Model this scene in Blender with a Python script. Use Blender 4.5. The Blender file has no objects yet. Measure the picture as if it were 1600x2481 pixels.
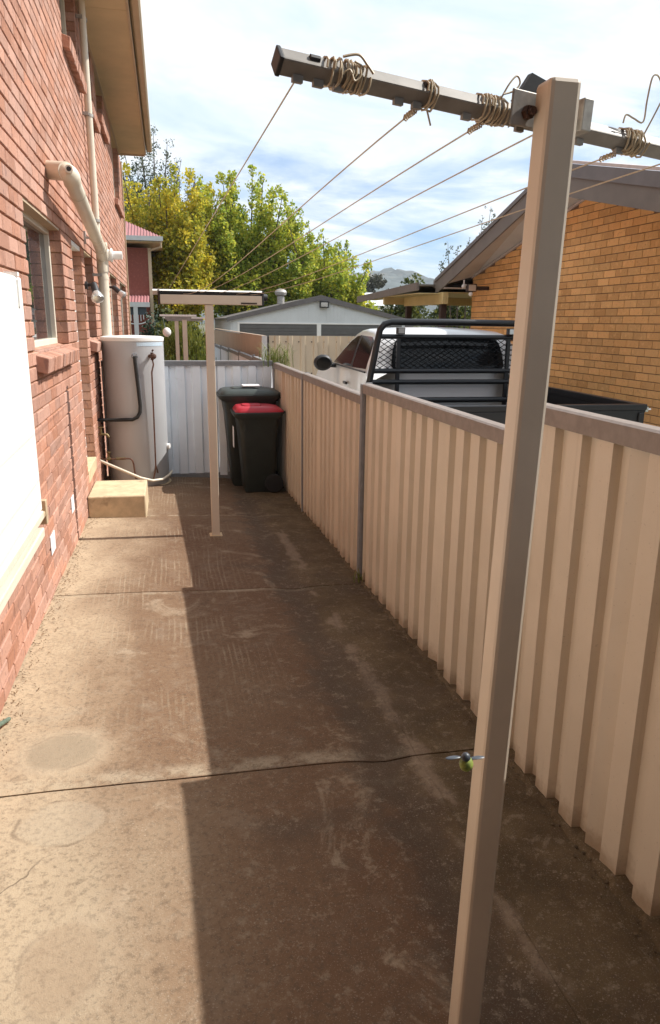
import bpy, bmesh, math, random
import numpy as np
from mathutils import Vector, Matrix, noise as mnoise

random.seed(7)
rng = np.random.default_rng(7)
S = bpy.context.scene
COL = S.collection
ZO = 1.62                      # height of the eye above the world zero; builders work relative to the eye
PI = math.pi

# ---------------------------------------------------------------- camera
R = np.array([[0.97660893, -0.04412639, 0.2104468],
              [-0.21474927, -0.2495516, 0.9442493],
              [0.01085102, -0.9673556, -0.25319043]])
cam_d = bpy.data.cameras.new("camera")
cam = bpy.data.objects.new("camera", cam_d)
COL.objects.link(cam)
cam.matrix_world = Matrix(((R[0][0], -R[0][1], -R[0][2], 0),
                           (R[1][0], -R[1][1], -R[1][2], 0),
                           (R[2][0], -R[2][1], -R[2][2], ZO),
                           (0, 0, 0, 1)))
cam_d.sensor_fit = 'VERTICAL'
cam_d.sensor_height = 24
cam_d.lens = 24 * 1750 / 2481
cam_d.clip_start = 0.05
cam_d.clip_end = 6000
S.camera = cam

# ---------------------------------------------------------------- sky, sun, exposure
SUN_EL = math.radians(47.2)
SUN_AZ = math.radians(4.0)     # from +X towards +Y
EXPOSURE = 0.40
SKY = 0.086
SUN = 5.0
world = bpy.data.worlds.new("World")
S.world = world
world.use_nodes = True
wt = world.node_tree
wt.nodes.clear()


class NT:
    """Small helper for node trees."""
    def __init__(s, tree): s.t = tree
    def n(s, typ, **kw):
        o = s.t.nodes.new(typ)
        for k, v in kw.items():
            if k == 'i':
                for kk, vv in v.items():
                    sock = o.inputs[kk]
                    if hasattr(vv, 'is_output'): s.t.links.new(vv, sock)
                    else:
                        if isinstance(vv, (tuple, list)) and len(vv) == 3 and sock.type == 'RGBA': vv = (*vv, 1)
                        sock.default_value = vv
            else: setattr(o, k, v)
        return o
    def m(s, op, a, b=0.0, c=0.0, clamp=False):
        return s.n('ShaderNodeMath', operation=op, use_clamp=clamp, i={0: a, 1: b, 2: c}).outputs[0]
    def mix(s, f, a, b, mode='MIX'):
        return s.n('ShaderNodeMix', data_type='RGBA', blend_type=mode, i={0: f, 6: a, 7: b}).outputs[2]
    def noise(s, vec, scale, detail=4, rough=.55, dist=0.0):
        return s.n('ShaderNodeTexNoise', i={'Vector': vec, 'Scale': scale, 'Detail': detail, 'Roughness': rough, 'Distortion': dist}).outputs[0]
    def step(s, v, a, b):
        return s.n('ShaderNodeMapRange', interpolation_type='SMOOTHSTEP', i={0: v, 1: a, 2: b, 3: 0.0, 4: 1.0}).outputs[0]
    def mapping(s, vec, scale=(1, 1, 1), loc=(0, 0, 0), rot=(0, 0, 0)):
        return s.n('ShaderNodeMapping', i={'Vector': vec, 'Scale': scale, 'Location': loc, 'Rotation': rot}).outputs[0]
    def sep(s, vec): return s.n('ShaderNodeSeparateXYZ', i={0: vec}).outputs
    def comb(s, x, y, z): return s.n('ShaderNodeCombineXYZ', i={0: x, 1: y, 2: z}).outputs[0]


w = NT(wt)
sky = w.n('ShaderNodeTexSky', sky_type='NISHITA', sun_disc=False, sun_elevation=SUN_EL,
          sun_rotation=PI / 2 - SUN_AZ, altitude=300, air_density=1.0, dust_density=1.2, ozone_density=1.2)
tc = w.n('ShaderNodeTexCoord').outputs['Generated']
sx, sy, sz = w.sep(tc)
den = w.m('ADD', w.m('MAXIMUM', sz, 0.0), 0.22)
pl = w.comb(w.m('DIVIDE', sx, den), w.m('DIVIDE', sy, den), 0.0)
n1 = w.noise(w.mapping(pl, scale=(.55, .9, 1), loc=(3.2, .4, 0), rot=(0, 0, .35)), 1.15, 7, .58, .35)
n2 = w.noise(w.mapping(pl, scale=(.8, 1.15, 1), loc=(1.7, 5.1, 0), rot=(0, 0, -.25)), 2.6, 6, .6, .5)
cl = w.m('ADD', w.m('MULTIPLY', n1, .75), w.m('MULTIPLY', n2, .25))
cover = w.step(w.m('ADD', cl, w.m('MULTIPLY', w.step(sz, .12, .32), .09)), .375, .545)
cover = w.m('ADD', w.m('MULTIPLY', cover, .86), .10)
cover = w.m('MULTIPLY', cover, w.m('ADD', w.m('MULTIPLY', w.step(sz, 0.0, .12), .25), .75))
cloud_col = w.mix(w.step(n2, .3, .7), (7.2, 8.6, 10.0), (10.2, 10.5, 10.9))
skyc = w.mix(cover, w.mix(1.0, sky.outputs[0], (.78, 1.06, 1.4), 'MULTIPLY'), cloud_col)
bg = w.n('ShaderNodeBackground', i={'Color': skyc, 'Strength': SKY})
wo = w.n('ShaderNodeOutputWorld')
wt.links.new(bg.outputs[0], wo.inputs[0])

sun_d = bpy.data.lights.new("sun", 'SUN')
sun_d.energy = SUN
sun_d.angle = math.radians(.53)
sun_d.color = (1.0, .962, .905)
sun = bpy.data.objects.new("sun", sun_d)
COL.objects.link(sun)
to_sun = Vector((math.cos(SUN_EL) * math.cos(SUN_AZ), math.cos(SUN_EL) * math.sin(SUN_AZ), math.sin(SUN_EL)))
sun.rotation_euler = to_sun.to_track_quat('Z', 'Y').to_euler()
sun.location = (20, 0, 20)

S.view_settings.view_transform = 'Standard'
S.view_settings.look = 'None'
S.view_settings.exposure = EXPOSURE
S.view_settings.gamma = 1
S.view_settings.use_curve_mapping = False


# ---------------------------------------------------------------- materials
def mat(name, col, rough=.6, metal=0.0, spec=.4, var=.12, scale=6.0, bump=0.0, bscale=60.0, island=0.0, dirt=None, coat=0.0):
    """Principled with noise-varied colour, optional per-piece variation, dirt and relief."""
    m = bpy.data.materials.new(name)
    m.use_nodes = True
    t = m.node_tree
    t.nodes.clear()
    k = NT(t)
    g = k.n('ShaderNodeNewGeometry')
    pos = g.outputs['Position']
    c = (*col, 1)
    if var:
        nz = k.noise(pos, scale, 5, .6)
        c = k.mix(k.step(nz, .3, .7), tuple(x * (1 - var) for x in col), tuple(min(1, x * (1 + var)) for x in col))
    if island:
        rnd = k.n('ShaderNodeObjectInfo').outputs['Random']
        r2 = k.m('FRACT', k.m('ADD', g.outputs['Random Per Island'], rnd))
        c = k.mix(1.0, c, k.n('ShaderNodeMapRange', i={0: r2, 1: 0, 2: 1, 3: 1 - island, 4: 1 + island}).outputs[0], 'MULTIPLY')
    if dirt:
        dn = k.noise(pos, dirt[1], 7, .65, .3)
        c = k.mix(k.m('MULTIPLY', k.step(dn, dirt[2], dirt[2] + .15), dirt[3]), c, dirt[0])
    b = k.n('ShaderNodeBsdfPrincipled', i={'Base Color': c, 'Roughness': rough, 'Metallic': metal, 'Specular IOR Level': spec, 'Coat Weight': coat})
    if bump:
        bn = k.noise(pos, bscale, 4, .6)
        bp = k.n('ShaderNodeBump', i={'Strength': bump, 'Distance': .01, 'Height': bn})
        t.links.new(bp.outputs[0], b.inputs['Normal'])
    o = k.n('ShaderNodeOutputMaterial')
    t.links.new(b.outputs[0], o.inputs[0])
    m['bsdf'] = b.name
    return m


def brick_mat(name, c1, c2, streak, streak_amt, bump=.35, vert=True):
    m = bpy.data.materials.new(name)
    m.use_nodes = True
    t = m.node_tree
    t.nodes.clear()
    k = NT(t)
    g = k.n('ShaderNodeNewGeometry')
    pos = g.outputs['Position']
    rnd = k.n('ShaderNodeObjectInfo').outputs['Random']
    r = k.m('FRACT', k.m('ADD', k.m('MULTIPLY', g.outputs['Random Per Island'], 7.31), k.m('MULTIPLY', rnd, 3.77)))
    c = k.mix(r, c1, c2)
    c = k.mix(1.0, c, k.n('ShaderNodeMapRange', i={0: k.m('FRACT', k.m('MULTIPLY', r, 5.3)), 1: 0, 2: 1, 3: .80, 4: 1.16}).outputs[0], 'MULTIPLY')
    off = k.comb(k.m('MULTIPLY', r, 31.0), k.m('MULTIPLY', r, 17.0), k.m('MULTIPLY', r, 43.0))
    pv = k.n('ShaderNodeVectorMath', operation='ADD', i={0: pos, 1: off}).outputs[0]
    st = k.noise(k.mapping(pv, scale=(1, 1, .28 if vert else 1)), 42, 4, .6, .4)
    c = k.mix(k.m('MULTIPLY', k.step(st, .56, .68), streak_amt), c, streak)
    odd = k.m('GREATER_THAN', k.m('FRACT', k.m('MULTIPLY', r, 11.7)), .93)
    c = k.mix(k.m('MULTIPLY', odd, .35), c, tuple(x * .55 for x in c1))
    dust = k.step(k.noise(pos, 1.1, 5, .6), .45, .68)
    c = k.mix(k.m('MULTIPLY', dust, .28), c, tuple(min(1, x * 1.12 + .05) for x in c1))
    fine = k.noise(pv, 160, 3, .7)
    c = k.mix(k.m('MULTIPLY', k.step(fine, .42, .7), .25), c, tuple(x * .62 for x in c1))
    pale = k.noise(pv, 15, 4, .6)
    c = k.mix(k.m('MULTIPLY', k.step(pale, .52, .72), .35), c, tuple(min(1, x * 1.28 + .02) for x in c1))
    b = k.n('ShaderNodeBsdfPrincipled', i={'Base Color': c, 'Roughness': .88, 'Specular IOR Level': .2})
    h = k.m('ADD', k.noise(pv, 60, 5, .65), k.m('MULTIPLY', st, .6))
    bp = k.n('ShaderNodeBump', i={'Strength': bump, 'Distance': .012, 'Height': h})
    t.links.new(bp.outputs[0], b.inputs['Normal'])
    o = k.n('ShaderNodeOutputMaterial')
    t.links.new(b.outputs[0], o.inputs[0])
    return m


def leaf_mat(name, greens, bias=.5, trans=.35):
    m = bpy.data.materials.new(name)
    m.use_nodes = True
    t = m.node_tree
    t.nodes.clear()
    k = NT(t)
    g = k.n('ShaderNodeNewGeometry')
    clump = k.noise(g.outputs['Position'], .9, 3, .5)
    v = k.m('ADD', k.m('MULTIPLY', g.outputs['Random Per Island'], .7), k.m('MULTIPLY', k.step(clump, .3, .7), .3))
    rp = k.n('ShaderNodeValToRGB', i={0: v})
    el = rp.color_ramp.elements
    el[0].position = 0
    el[0].color = (*greens[0], 1)
    el[1].position = 1
    el[1].color = (*greens[-1], 1)
    for i, cc in enumerate(greens[1:-1]):
        e = el.new((i + 1) / (len(greens) - 1))
        e.color = (*cc, 1)
    d = k.n('ShaderNodeBsdfPrincipled', i={'Base Color': rp.outputs[0], 'Roughness': .5, 'Specular IOR Level': .35})
    tr = k.n('ShaderNodeBsdfTranslucent', i={'Color': rp.outputs[0]})
    mx = k.n('ShaderNodeMixShader', i={0: trans, 1: d.outputs[0], 2: tr.outputs[0]})
    o = k.n('ShaderNodeOutputMaterial')
    t.links.new(mx.outputs[0], o.inputs[0])
    return m


def glass_mat(name, col, rough=.03, sp_=.8):
    m = bpy.data.materials.new(name)
    m.use_nodes = True
    t = m.node_tree
    t.nodes.clear()
    k = NT(t)
    g = k.n('ShaderNodeNewGeometry')
    nz = k.noise(g.outputs['Position'], 3, 3)
    c = k.mix(nz, col, tuple(x * 1.6 for x in col))
    b = k.n('ShaderNodeBsdfPrincipled', i={'Base Color': c, 'Roughness': rough, 'Specular IOR Level': sp_, 'IOR': 1.5})
    o = k.n('ShaderNodeOutputMaterial')
    t.links.new(b.outputs[0], o.inputs[0])
    return m


def concrete_mat():
    m = bpy.data.materials.new("stained concrete")
    m.use_nodes = True
    t = m.node_tree
    t.nodes.clear()
    k = NT(t)
    g = k.n('ShaderNodeNewGeometry')
    pos = g.outputs['Position']
    x, y, z = k.sep(pos)
    big = k.noise(k.mapping(pos, scale=(1, .6, 1)), 1.5, 6, .6, .4)
    med = k.noise(pos, 5.5, 6, .65, .3)
    fine = k.noise(pos, 55, 5, .7)
    grit = k.noise(pos, 260, 2, .6)
    c = k.mix(k.step(big, .32, .68), (.145, .080, .044), (.21, .132, .079))
    c = k.mix(k.m('MULTIPLY', k.step(med, .5, .72), .45), c, (.26, .20, .145))
    # clean sandy zone along the house wall
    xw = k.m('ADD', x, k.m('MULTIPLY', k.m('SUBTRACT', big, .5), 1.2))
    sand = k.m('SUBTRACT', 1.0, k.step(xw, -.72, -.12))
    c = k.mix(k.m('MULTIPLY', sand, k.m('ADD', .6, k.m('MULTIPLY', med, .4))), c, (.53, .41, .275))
    shade_side = k.step(xw, -.15, .55)  # shade on the fence side deepened by a darker concrete colour
    c = k.mix(k.m('MULTIPLY', shade_side, .42), c, (.090, .046, .023))
    # pale worn front slab
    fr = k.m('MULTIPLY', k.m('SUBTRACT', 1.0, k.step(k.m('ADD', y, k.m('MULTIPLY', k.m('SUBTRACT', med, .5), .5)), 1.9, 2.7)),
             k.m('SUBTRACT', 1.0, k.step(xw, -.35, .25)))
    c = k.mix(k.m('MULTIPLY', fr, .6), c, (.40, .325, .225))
    # broom marks running along the path
    ph = k.m('ADD', k.m('MULTIPLY', x, 205.0), k.m('MULTIPLY', k.noise(k.mapping(pos, scale=(1.5, .5, 1)), 2.2, 3, .5), 16.0))
    stripe = k.step(k.m('SINE', ph), .15, .85)
    brk = k.noise(k.mapping(pos, scale=(24, 1.3, 1)), 1.0, 6, .7)
    reg = k.step(k.noise(k.mapping(pos, loc=(2.4, .7, 0)), 1.35, 4, .55), .42, .58)
    band = k.m('MULTIPLY', k.step(y, 2.6, 3.3), k.m('SUBTRACT', 1.0, k.step(k.m('ABSOLUTE', k.m('ADD', x, .12)), .25, .75)))
    bsm = k.m('MULTIPLY', k.m('MULTIPLY', stripe, k.step(brk, .40, .60)), k.m('MULTIPLY', reg, band))
    c = k.mix(k.m('MULTIPLY', k.m('MULTIPLY', bsm, k.step(fine, .36, .6)), .62), c, (.42, .34, .235))
    # pale lips at the cross joints, patches along the long joint
    for jy, wd in ((2.40, .10), (4.54, -.07), (6.72, .05)):
        t_ = k.m('DIVIDE', k.m('SUBTRACT', y, jy), wd)
        lip = k.m('MULTIPLY', k.step(t_, .0, .15), k.m('SUBTRACT', 1.0, k.step(t_, .5, 1.1)))
        c = k.mix(k.m('MULTIPLY', k.m('MULTIPLY', lip, k.step(k.noise(pos, 7, 5, .7), .38, .58)), .55), c, (.40, .33, .235))
    lj = k.m('SUBTRACT', 1.0, k.step(k.m('ABSOLUTE', k.m('SUBTRACT', k.m('ADD', x, k.m('MULTIPLY', k.m('SUBTRACT', med, .5), .12)), .90)), .015, .06))
    ljm = k.m('MULTIPLY', lj, k.step(k.noise(k.mapping(pos, scale=(1, .35, 1)), 4.0, 4, .6), .52, .60))
    # pale splotches
    sp = k.noise(k.mapping(pos, loc=(7, 3, 0)), 2.3, 7, .7, .8)
    c = k.mix(k.m('MULTIPLY', k.step(sp, .57, .67), .6), c, (.36, .28, .195))
    # moss and grime on the fence side, dark dish drain
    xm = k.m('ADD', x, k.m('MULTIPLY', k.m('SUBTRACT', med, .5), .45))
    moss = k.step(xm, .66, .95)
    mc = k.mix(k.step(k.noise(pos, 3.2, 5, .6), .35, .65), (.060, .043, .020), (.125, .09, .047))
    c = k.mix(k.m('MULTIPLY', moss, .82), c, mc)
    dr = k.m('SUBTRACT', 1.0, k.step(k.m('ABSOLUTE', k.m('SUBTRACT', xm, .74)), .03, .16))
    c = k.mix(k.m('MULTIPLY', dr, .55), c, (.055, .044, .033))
    c = k.mix(k.m('MULTIPLY', ljm, .6), c, (.27, .20, .145))
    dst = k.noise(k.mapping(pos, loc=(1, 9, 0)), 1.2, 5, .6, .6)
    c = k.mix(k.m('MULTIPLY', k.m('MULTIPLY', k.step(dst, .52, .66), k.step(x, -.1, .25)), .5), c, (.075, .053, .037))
    # coarse worn mottling
    mot = k.noise(pos, 19, 6, .75)
    c = k.mix(k.m('MULTIPLY', k.step(mot, .53, .66), .40), c, (.30, .235, .165))
    c = k.mix(k.m('MULTIPLY', k.m('SUBTRACT', 1.0, k.step(mot, .34, .47)), .32), c, (.08, .045, .026))
    # speckle and pits
    c = k.mix(k.m('MULTIPLY', k.step(fine, .48, .66), .42), c, (.075, .055, .038))
    c = k.mix(k.m('MULTIPLY', k.step(grit, .60, .68), .35), c, (.42, .36, .28))
    vor = k.n('ShaderNodeTexVoronoi', i={'Vector': pos, 'Scale': 34.0})
    c = k.mix(k.m('MULTIPLY', k.m('SUBTRACT', 1.0, k.step(vor.outputs['Distance'], .03, .13)), k.m('MULTIPLY', k.step(med, .45, .6), .7)), c, (.09, .07, .05))

    # exposed aggregate chips, light and dark
    ag = k.n('ShaderNodeTexVoronoi', i={'Vector': pos, 'Scale': 95.0})
    ar, a_g, a_b = k.sep(ag.outputs['Color'])
    chip = k.m('SUBTRACT', 1.0, k.step(ag.outputs['Distance'], .18, .40))
    worn = k.step(k.noise(pos, 3.4, 5, .65), .42, .62)
    c = k.mix(k.m('MULTIPLY', k.m('MULTIPLY', chip, k.step(ar, .72, .74)), k.m('MULTIPLY', worn, .36)), c, (.40, .33, .25))
    c = k.mix(k.m('MULTIPLY', k.m('MULTIPLY', chip, k.step(a_g, .74, .76)), k.m('MULTIPLY', worn, .36)), c, (.055, .042, .033))

    # round stains left by pots: centre x, y, radii, tone
    def ring(c, cx, cy, rx, ry, fill, rim, fa, ra, halo):
        wob = k.m('MULTIPLY', k.m('SUBTRACT', k.noise(pos, 5, 5, .65), .5), .55)
        dx = k.m('DIVIDE', k.m('SUBTRACT', x, cx), rx)
        dy = k.m('DIVIDE', k.m('SUBTRACT', y, cy), ry)
        d = k.m('ADD', k.m('SQRT', k.m('ADD', k.m('MULTIPLY', dx, dx), k.m('MULTIPLY', dy, dy))), wob)
        if halo:
            c = k.mix(k.m('MULTIPLY', k.m('SUBTRACT', 1.0, k.step(d, 1.0, 1.6)), halo), c, (.42, .34, .24))
        c = k.mix(k.m('MULTIPLY', k.m('SUBTRACT', 1.0, k.step(d, .80, 1.02)), fa), c, fill)
        rm = k.m('SUBTRACT', 1.0, k.step(k.m('ABSOLUTE', k.m('SUBTRACT', d, .98)), .01, .09))
        return k.mix(k.m('MULTIPLY', k.m('MULTIPLY', rm, k.step(k.noise(pos, 8, 4, .6), .45, .62)), ra), c, rim)
    c = ring(c, -.465, 2.66, .145, .13, (.225, .18, .125), (.14, .10, .07), .5, .4, .45)
    c = ring(c, -.415, 2.21, .15, .125, (.38, .33, .25), (.15, .11, .075), .25, .6, .08)
    c = ring(c, -.335, 1.61, .105, .155, (.265, .19, .125), (.16, .115, .08), .42, .35, .15)
    # hairline crack
    ln = k.m('SUBTRACT', k.m('ADD', k.m('MULTIPLY', x, -1.0), k.m('MULTIPLY', k.m('SUBTRACT', k.noise(pos, 9, 4), .5), .10)), k.m('MULTIPLY', k.m('SUBTRACT', y, 2.22), -.85))
    cr = k.m('SUBTRACT', 1.0, k.step(k.m('ABSOLUTE', k.m('SUBTRACT', ln, .28)), .001, .006))
    cr = k.m('MULTIPLY', cr, k.m('MULTIPLY', k.m('SUBTRACT', 1.0, k.step(x, -.42, -.30)), k.m('SUBTRACT', 1.0, k.step(y, 1.95, 2.1))))
    c = k.mix(k.m('MULTIPLY', cr, .75), c, (.09, .065, .045))
    b = k.n('ShaderNodeBsdfPrincipled', i={'Base Color': c, 'Roughness': .9, 'Specular IOR Level': .25})
    h = k.m('ADD', k.m('MULTIPLY', fine, .7), k.m('ADD', k.m('MULTIPLY', grit, .35), k.m('MULTIPLY', bsm, .15)))
    bp = k.n('ShaderNodeBump', i={'Strength': .6, 'Distance': .007, 'Height': h})
    t.links.new(bp.outputs[0], b.inputs['Normal'])
    o = k.n('ShaderNodeOutputMaterial')
    t.links.new(b.outputs[0], o.inputs[0])
    return m


def fence_mat():
    m = bpy.data.materials.new("cream fence steel")
    m.use_nodes = True
    t = m.node_tree
    t.nodes.clear()
    k = NT(t)
    pos = k.n('ShaderNodeNewGeometry').outputs['Position']
    x, y, z = k.sep(pos)
    nz = k.noise(pos, 2.2, 5, .6)
    c = k.mix(k.step(nz, .3, .7), (.60, .505, .385), (.665, .56, .43))
    run = k.noise(k.mapping(pos, scale=(9, 9, .35)), 3.2, 5, .65)
    c = k.mix(k.m('MULTIPLY', k.step(run, .55, .72), .28), c, (.42, .32, .22))
    # mud splash along the foot, height above the falling path
    h = k.m('ADD', z, k.m('SUBTRACT', k.m('MULTIPLY', y, .037), .048))
    sp = k.m('ADD', h, k.m('MULTIPLY', k.m('SUBTRACT', k.noise(pos, 11, 6, .7), .5), .22))
    c = k.mix(k.m('MULTIPLY', k.m('SUBTRACT', 1.0, k.step(sp, .0, .11)), .7), c, (.30, .20, .12))
    fl = k.noise(pos, 120, 2, .5)
    c = k.mix(k.m('MULTIPLY', k.step(fl, .68, .74), .35), c, (.30, .23, .16))
    b = k.n('ShaderNodeBsdfPrincipled', i={'Base Color': c, 'Roughness': k.m('ADD', .38, k.m('MULTIPLY', nz, .2)), 'Specular IOR Level': .4})
    bp = k.n('ShaderNodeBump', i={'Strength': .25, 'Distance': .03, 'Height': k.noise(k.mapping(pos, scale=(1, 1, .6)), 5, 2, .5)})
    t.links.new(bp.outputs[0], b.inputs['Normal'])
    o = k.n('ShaderNodeOutputMaterial')
    t.links.new(b.outputs[0], o.inputs[0])
    return m


M = {}
M['brick_red'] = brick_mat("pink red clay brick", (.50, .295, .225), (.43, .20, .125), (.15, .09, .09), .6, .5)
M['mortar_sand'] = mat("orange sand mortar", (.36, .185, .095), .95, var=.2, scale=30, bump=.5, bscale=140)
M['brick_tan'] = brick_mat("tan orange brick", (.82, .47, .19), (.72, .385, .145), (.28, .13, .06), .35, .18, False)
M['mortar_dark'] = mat("dark brown mortar", (.20, .115, .07), .95, var=.2, scale=30)
M['brick_far'] = brick_mat("distant red brick", (.34, .12, .085), (.29, .095, .07), (.12, .05, .045), .3, .3)
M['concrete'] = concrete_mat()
M['step'] = mat("step render", (.56, .44, .28), .9, var=.14, scale=9, bump=.3, bscale=120, dirt=((.22, .16, .1), 7, .56, .55))
M['cream'] = mat("cream powder coat", (.63, .535, .42), .42, var=.05, scale=4, dirt=((.33, .25, .17), 55, .70, .5))
M['fence'] = mat("cream fence steel", (.63, .52, .41), .45, var=.05, scale=2.5, dirt=((.40, .31, .22), 5, .60, .3))
M['fence'] = fence_mat()
M['fence_back'] = mat("pale fence steel", (.80, .84, .88), .45, var=.05, scale=2.5, dirt=((.36, .31, .25), 4, .60, .3))
M['rail'] = mat("brown grey rail steel", (.235, .19, .16), .5, var=.12, scale=20, bump=.05)
M['rail_grey'] = mat("blue grey rail steel", (.21, .21, .215), .5, var=.1, scale=20)
M['pvc'] = mat("cream pipe plastic", (.70, .62, .49), .38, var=.04, scale=4)
M['white'] = mat("white paint", (.82, .80, .76), .5, var=.02, scale=3)
M['panel_white'] = mat("white panel paint", (.83, .81, .76), .5, var=.02, scale=2)
M['window_cream'] = mat("cream window aluminium", (.72, .66, .54), .4, var=.03)
M['eave'] = mat("cream eave lining", (.64, .50, .29), .7, var=.07, scale=2.0, dirt=((.2, .14, .08), 9, .66, .5))
M['fascia'] = mat("cream fascia", (.52, .40, .26), .55, var=.06, scale=3)
M['glass'] = glass_mat("dark window glass", (.02, .022, .026))
M['glass_car'] = glass_mat("tinted car glass", (.006, .007, .008), .06, .3)
M['tank'] = mat("pale grey tank enamel", (.44, .44, .445), .38, var=.03, scale=3)
M['tank_label'] = mat("pale blue label", (.50, .60, .68), .4, var=.05)
M['black_rubber'] = mat("black pipe lagging", (.022, .021, .02), .75, var=.2, scale=30)
M['copper'] = mat("aged copper", (.16, .085, .06), .45, .6, var=.25, scale=40)
M['brass'] = mat("old brass", (.20, .15, .07), .5, .6, var=.2, scale=40)
M['bin'] = mat("dark green bin plastic", (.022, .027, .024), .48, var=.12, scale=8)
M['bin_lid'] = mat("grey green bin lid", (.045, .055, .05), .42, var=.1, scale=8)
M['bin_red'] = mat("red bin lid", (.40, .016, .03), .42, var=.08, scale=6)
M['rubber'] = mat("tyre rubber", (.015, .015, .015), .8)
M['ute_black'] = mat("black ute steel", (.012, .012, .014), .35, var=.1, spec=.5)
M['ute_white'] = mat("silver white car paint", (.70, .70, .70), .28, var=.01, spec=.5, coat=.6)
M['dark_plastic'] = mat("dark plastic", (.03, .03, .032), .5)
M['chrome'] = mat("bright metal", (.7, .7, .7), .25, 1.0, var=.02)
M['galv'] = mat("weathered galvanised steel", (.36, .34, .31), .5, .3, var=.22, scale=26, dirt=((.14, .1, .07), 30, .6, .5))
M['arm'] = mat("weathered grey brown arm", (.27, .25, .225), .5, .15, var=.14, scale=18, dirt=((.1, .075, .055), 40, .62, .5))
M['rust'] = mat("rusty bolt", (.10, .055, .04), .8, .2, var=.4, scale=70)
M['wire'] = mat("plastic coated line", (.50, .40, .27), .5, var=.12, scale=40)
M['roof_brown'] = mat("brown roof trim", (.165, .14, .118), .6, var=.08, scale=4)
M['roof_cap'] = mat("pale roof capping", (.52, .44, .40), .6, var=.1, scale=10, dirt=((.2, .15, .12), 40, .62, .4))
M['soffit_grey'] = mat("grey soffit", (.60, .56, .51), .75, var=.05, scale=3)
M['ver_cream'] = mat("olive cream beam", (.58, .47, .22), .6, var=.05, scale=4)
M['post_brown'] = mat("dark brown post", (.05, .03, .025), .6)
M['lamp_glass'] = mat("lamp bulb glass", (.62, .62, .60), .12, .5, var=.03)
M['shed_wall'] = mat("white shed steel", (.64, .66, .66), .5, var=.05, scale=1.5)
M['shed_roof'] = mat("grey brown shed roof", (.15, .135, .13), .55, var=.08)
M['roller'] = mat("grey roller door", (.12, .115, .11), .5, var=.08, scale=3)
M['fence_tan'] = mat("tan fence steel", (.50, .38, .28), .5, var=.06, scale=2)
M['fence_beige'] = mat("beige fence steel", (.60, .50, .36), .5, var=.05, scale=2)
M['red_roof'] = mat("faded red roof steel", (.34, .145, .145), .5, var=.08, scale=3)
M['ver_white'] = mat("grey white timber", (.58, .58, .56), .6, var=.04)
M['dark_gap'] = mat("dark fretwork shade board", (.06, .075, .085), .8)
M['bark'] = mat("grey brown bark", (.10, .075, .055), .9, var=.35, scale=14, bump=.6, bscale=30)
M['leaf_pear'] = leaf_mat("autumn pear leaves", [(.19, .24, .04), (.38, .38, .045), (.60, .50, .05), (.78, .60, .06)], trans=.6)
M['leaf_pear_green'] = leaf_mat("turning pear leaves", [(.15, .24, .04), (.31, .39, .055), (.49, .50, .065), (.68, .58, .07)], trans=.6)
M['leaf_gum'] = leaf_mat("grey green gum leaves", [(.07, .085, .055), (.12, .14, .09), (.19, .21, .13)])
M['leaf_dark'] = leaf_mat("dark conifer leaves", [(.015, .03, .015), (.03, .055, .03), (.05, .08, .045)], trans=.15)
M['leaf_bush'] = leaf_mat("feathery bush leaves", [(.06, .085, .015), (.15, .18, .03), (.30, .28, .05)], trans=.4)
M['leaf_hedge'] = leaf_mat("hedge leaves", [(.03, .045, .012), (.07, .085, .02), (.2, .2, .03)], trans=.35)
M['leaf_far'] = leaf_mat("far olive leaves", [(.05, .05, .035), (.08, .08, .055), (.12, .11, .07)], trans=.2)
M['grass'] = leaf_mat("weed blades", [(.06, .10, .015), (.15, .19, .04), (.27, .24, .08)])
M['ground'] = mat("dry soil and turf", (.10, .095, .05), .95, var=.4, scale=.8)
M['drive'] = mat("grey driveway concrete", (.46, .42, .36), .9, var=.2, scale=2)
M['paper'] = mat("white paper notice", (.80, .80, .82), .7, var=.02)
M['hose'] = mat("green garden hose", (.11, .15, .11), .5, var=.2, scale=60)
M['insect'] = mat("yellow green insect shell", (.22, .27, .06), .5, var=.4, scale=120)
M['insect_wing'] = mat("blue grey insect wing", (.06, .07, .085), .4, var=.2, scale=90)


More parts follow.
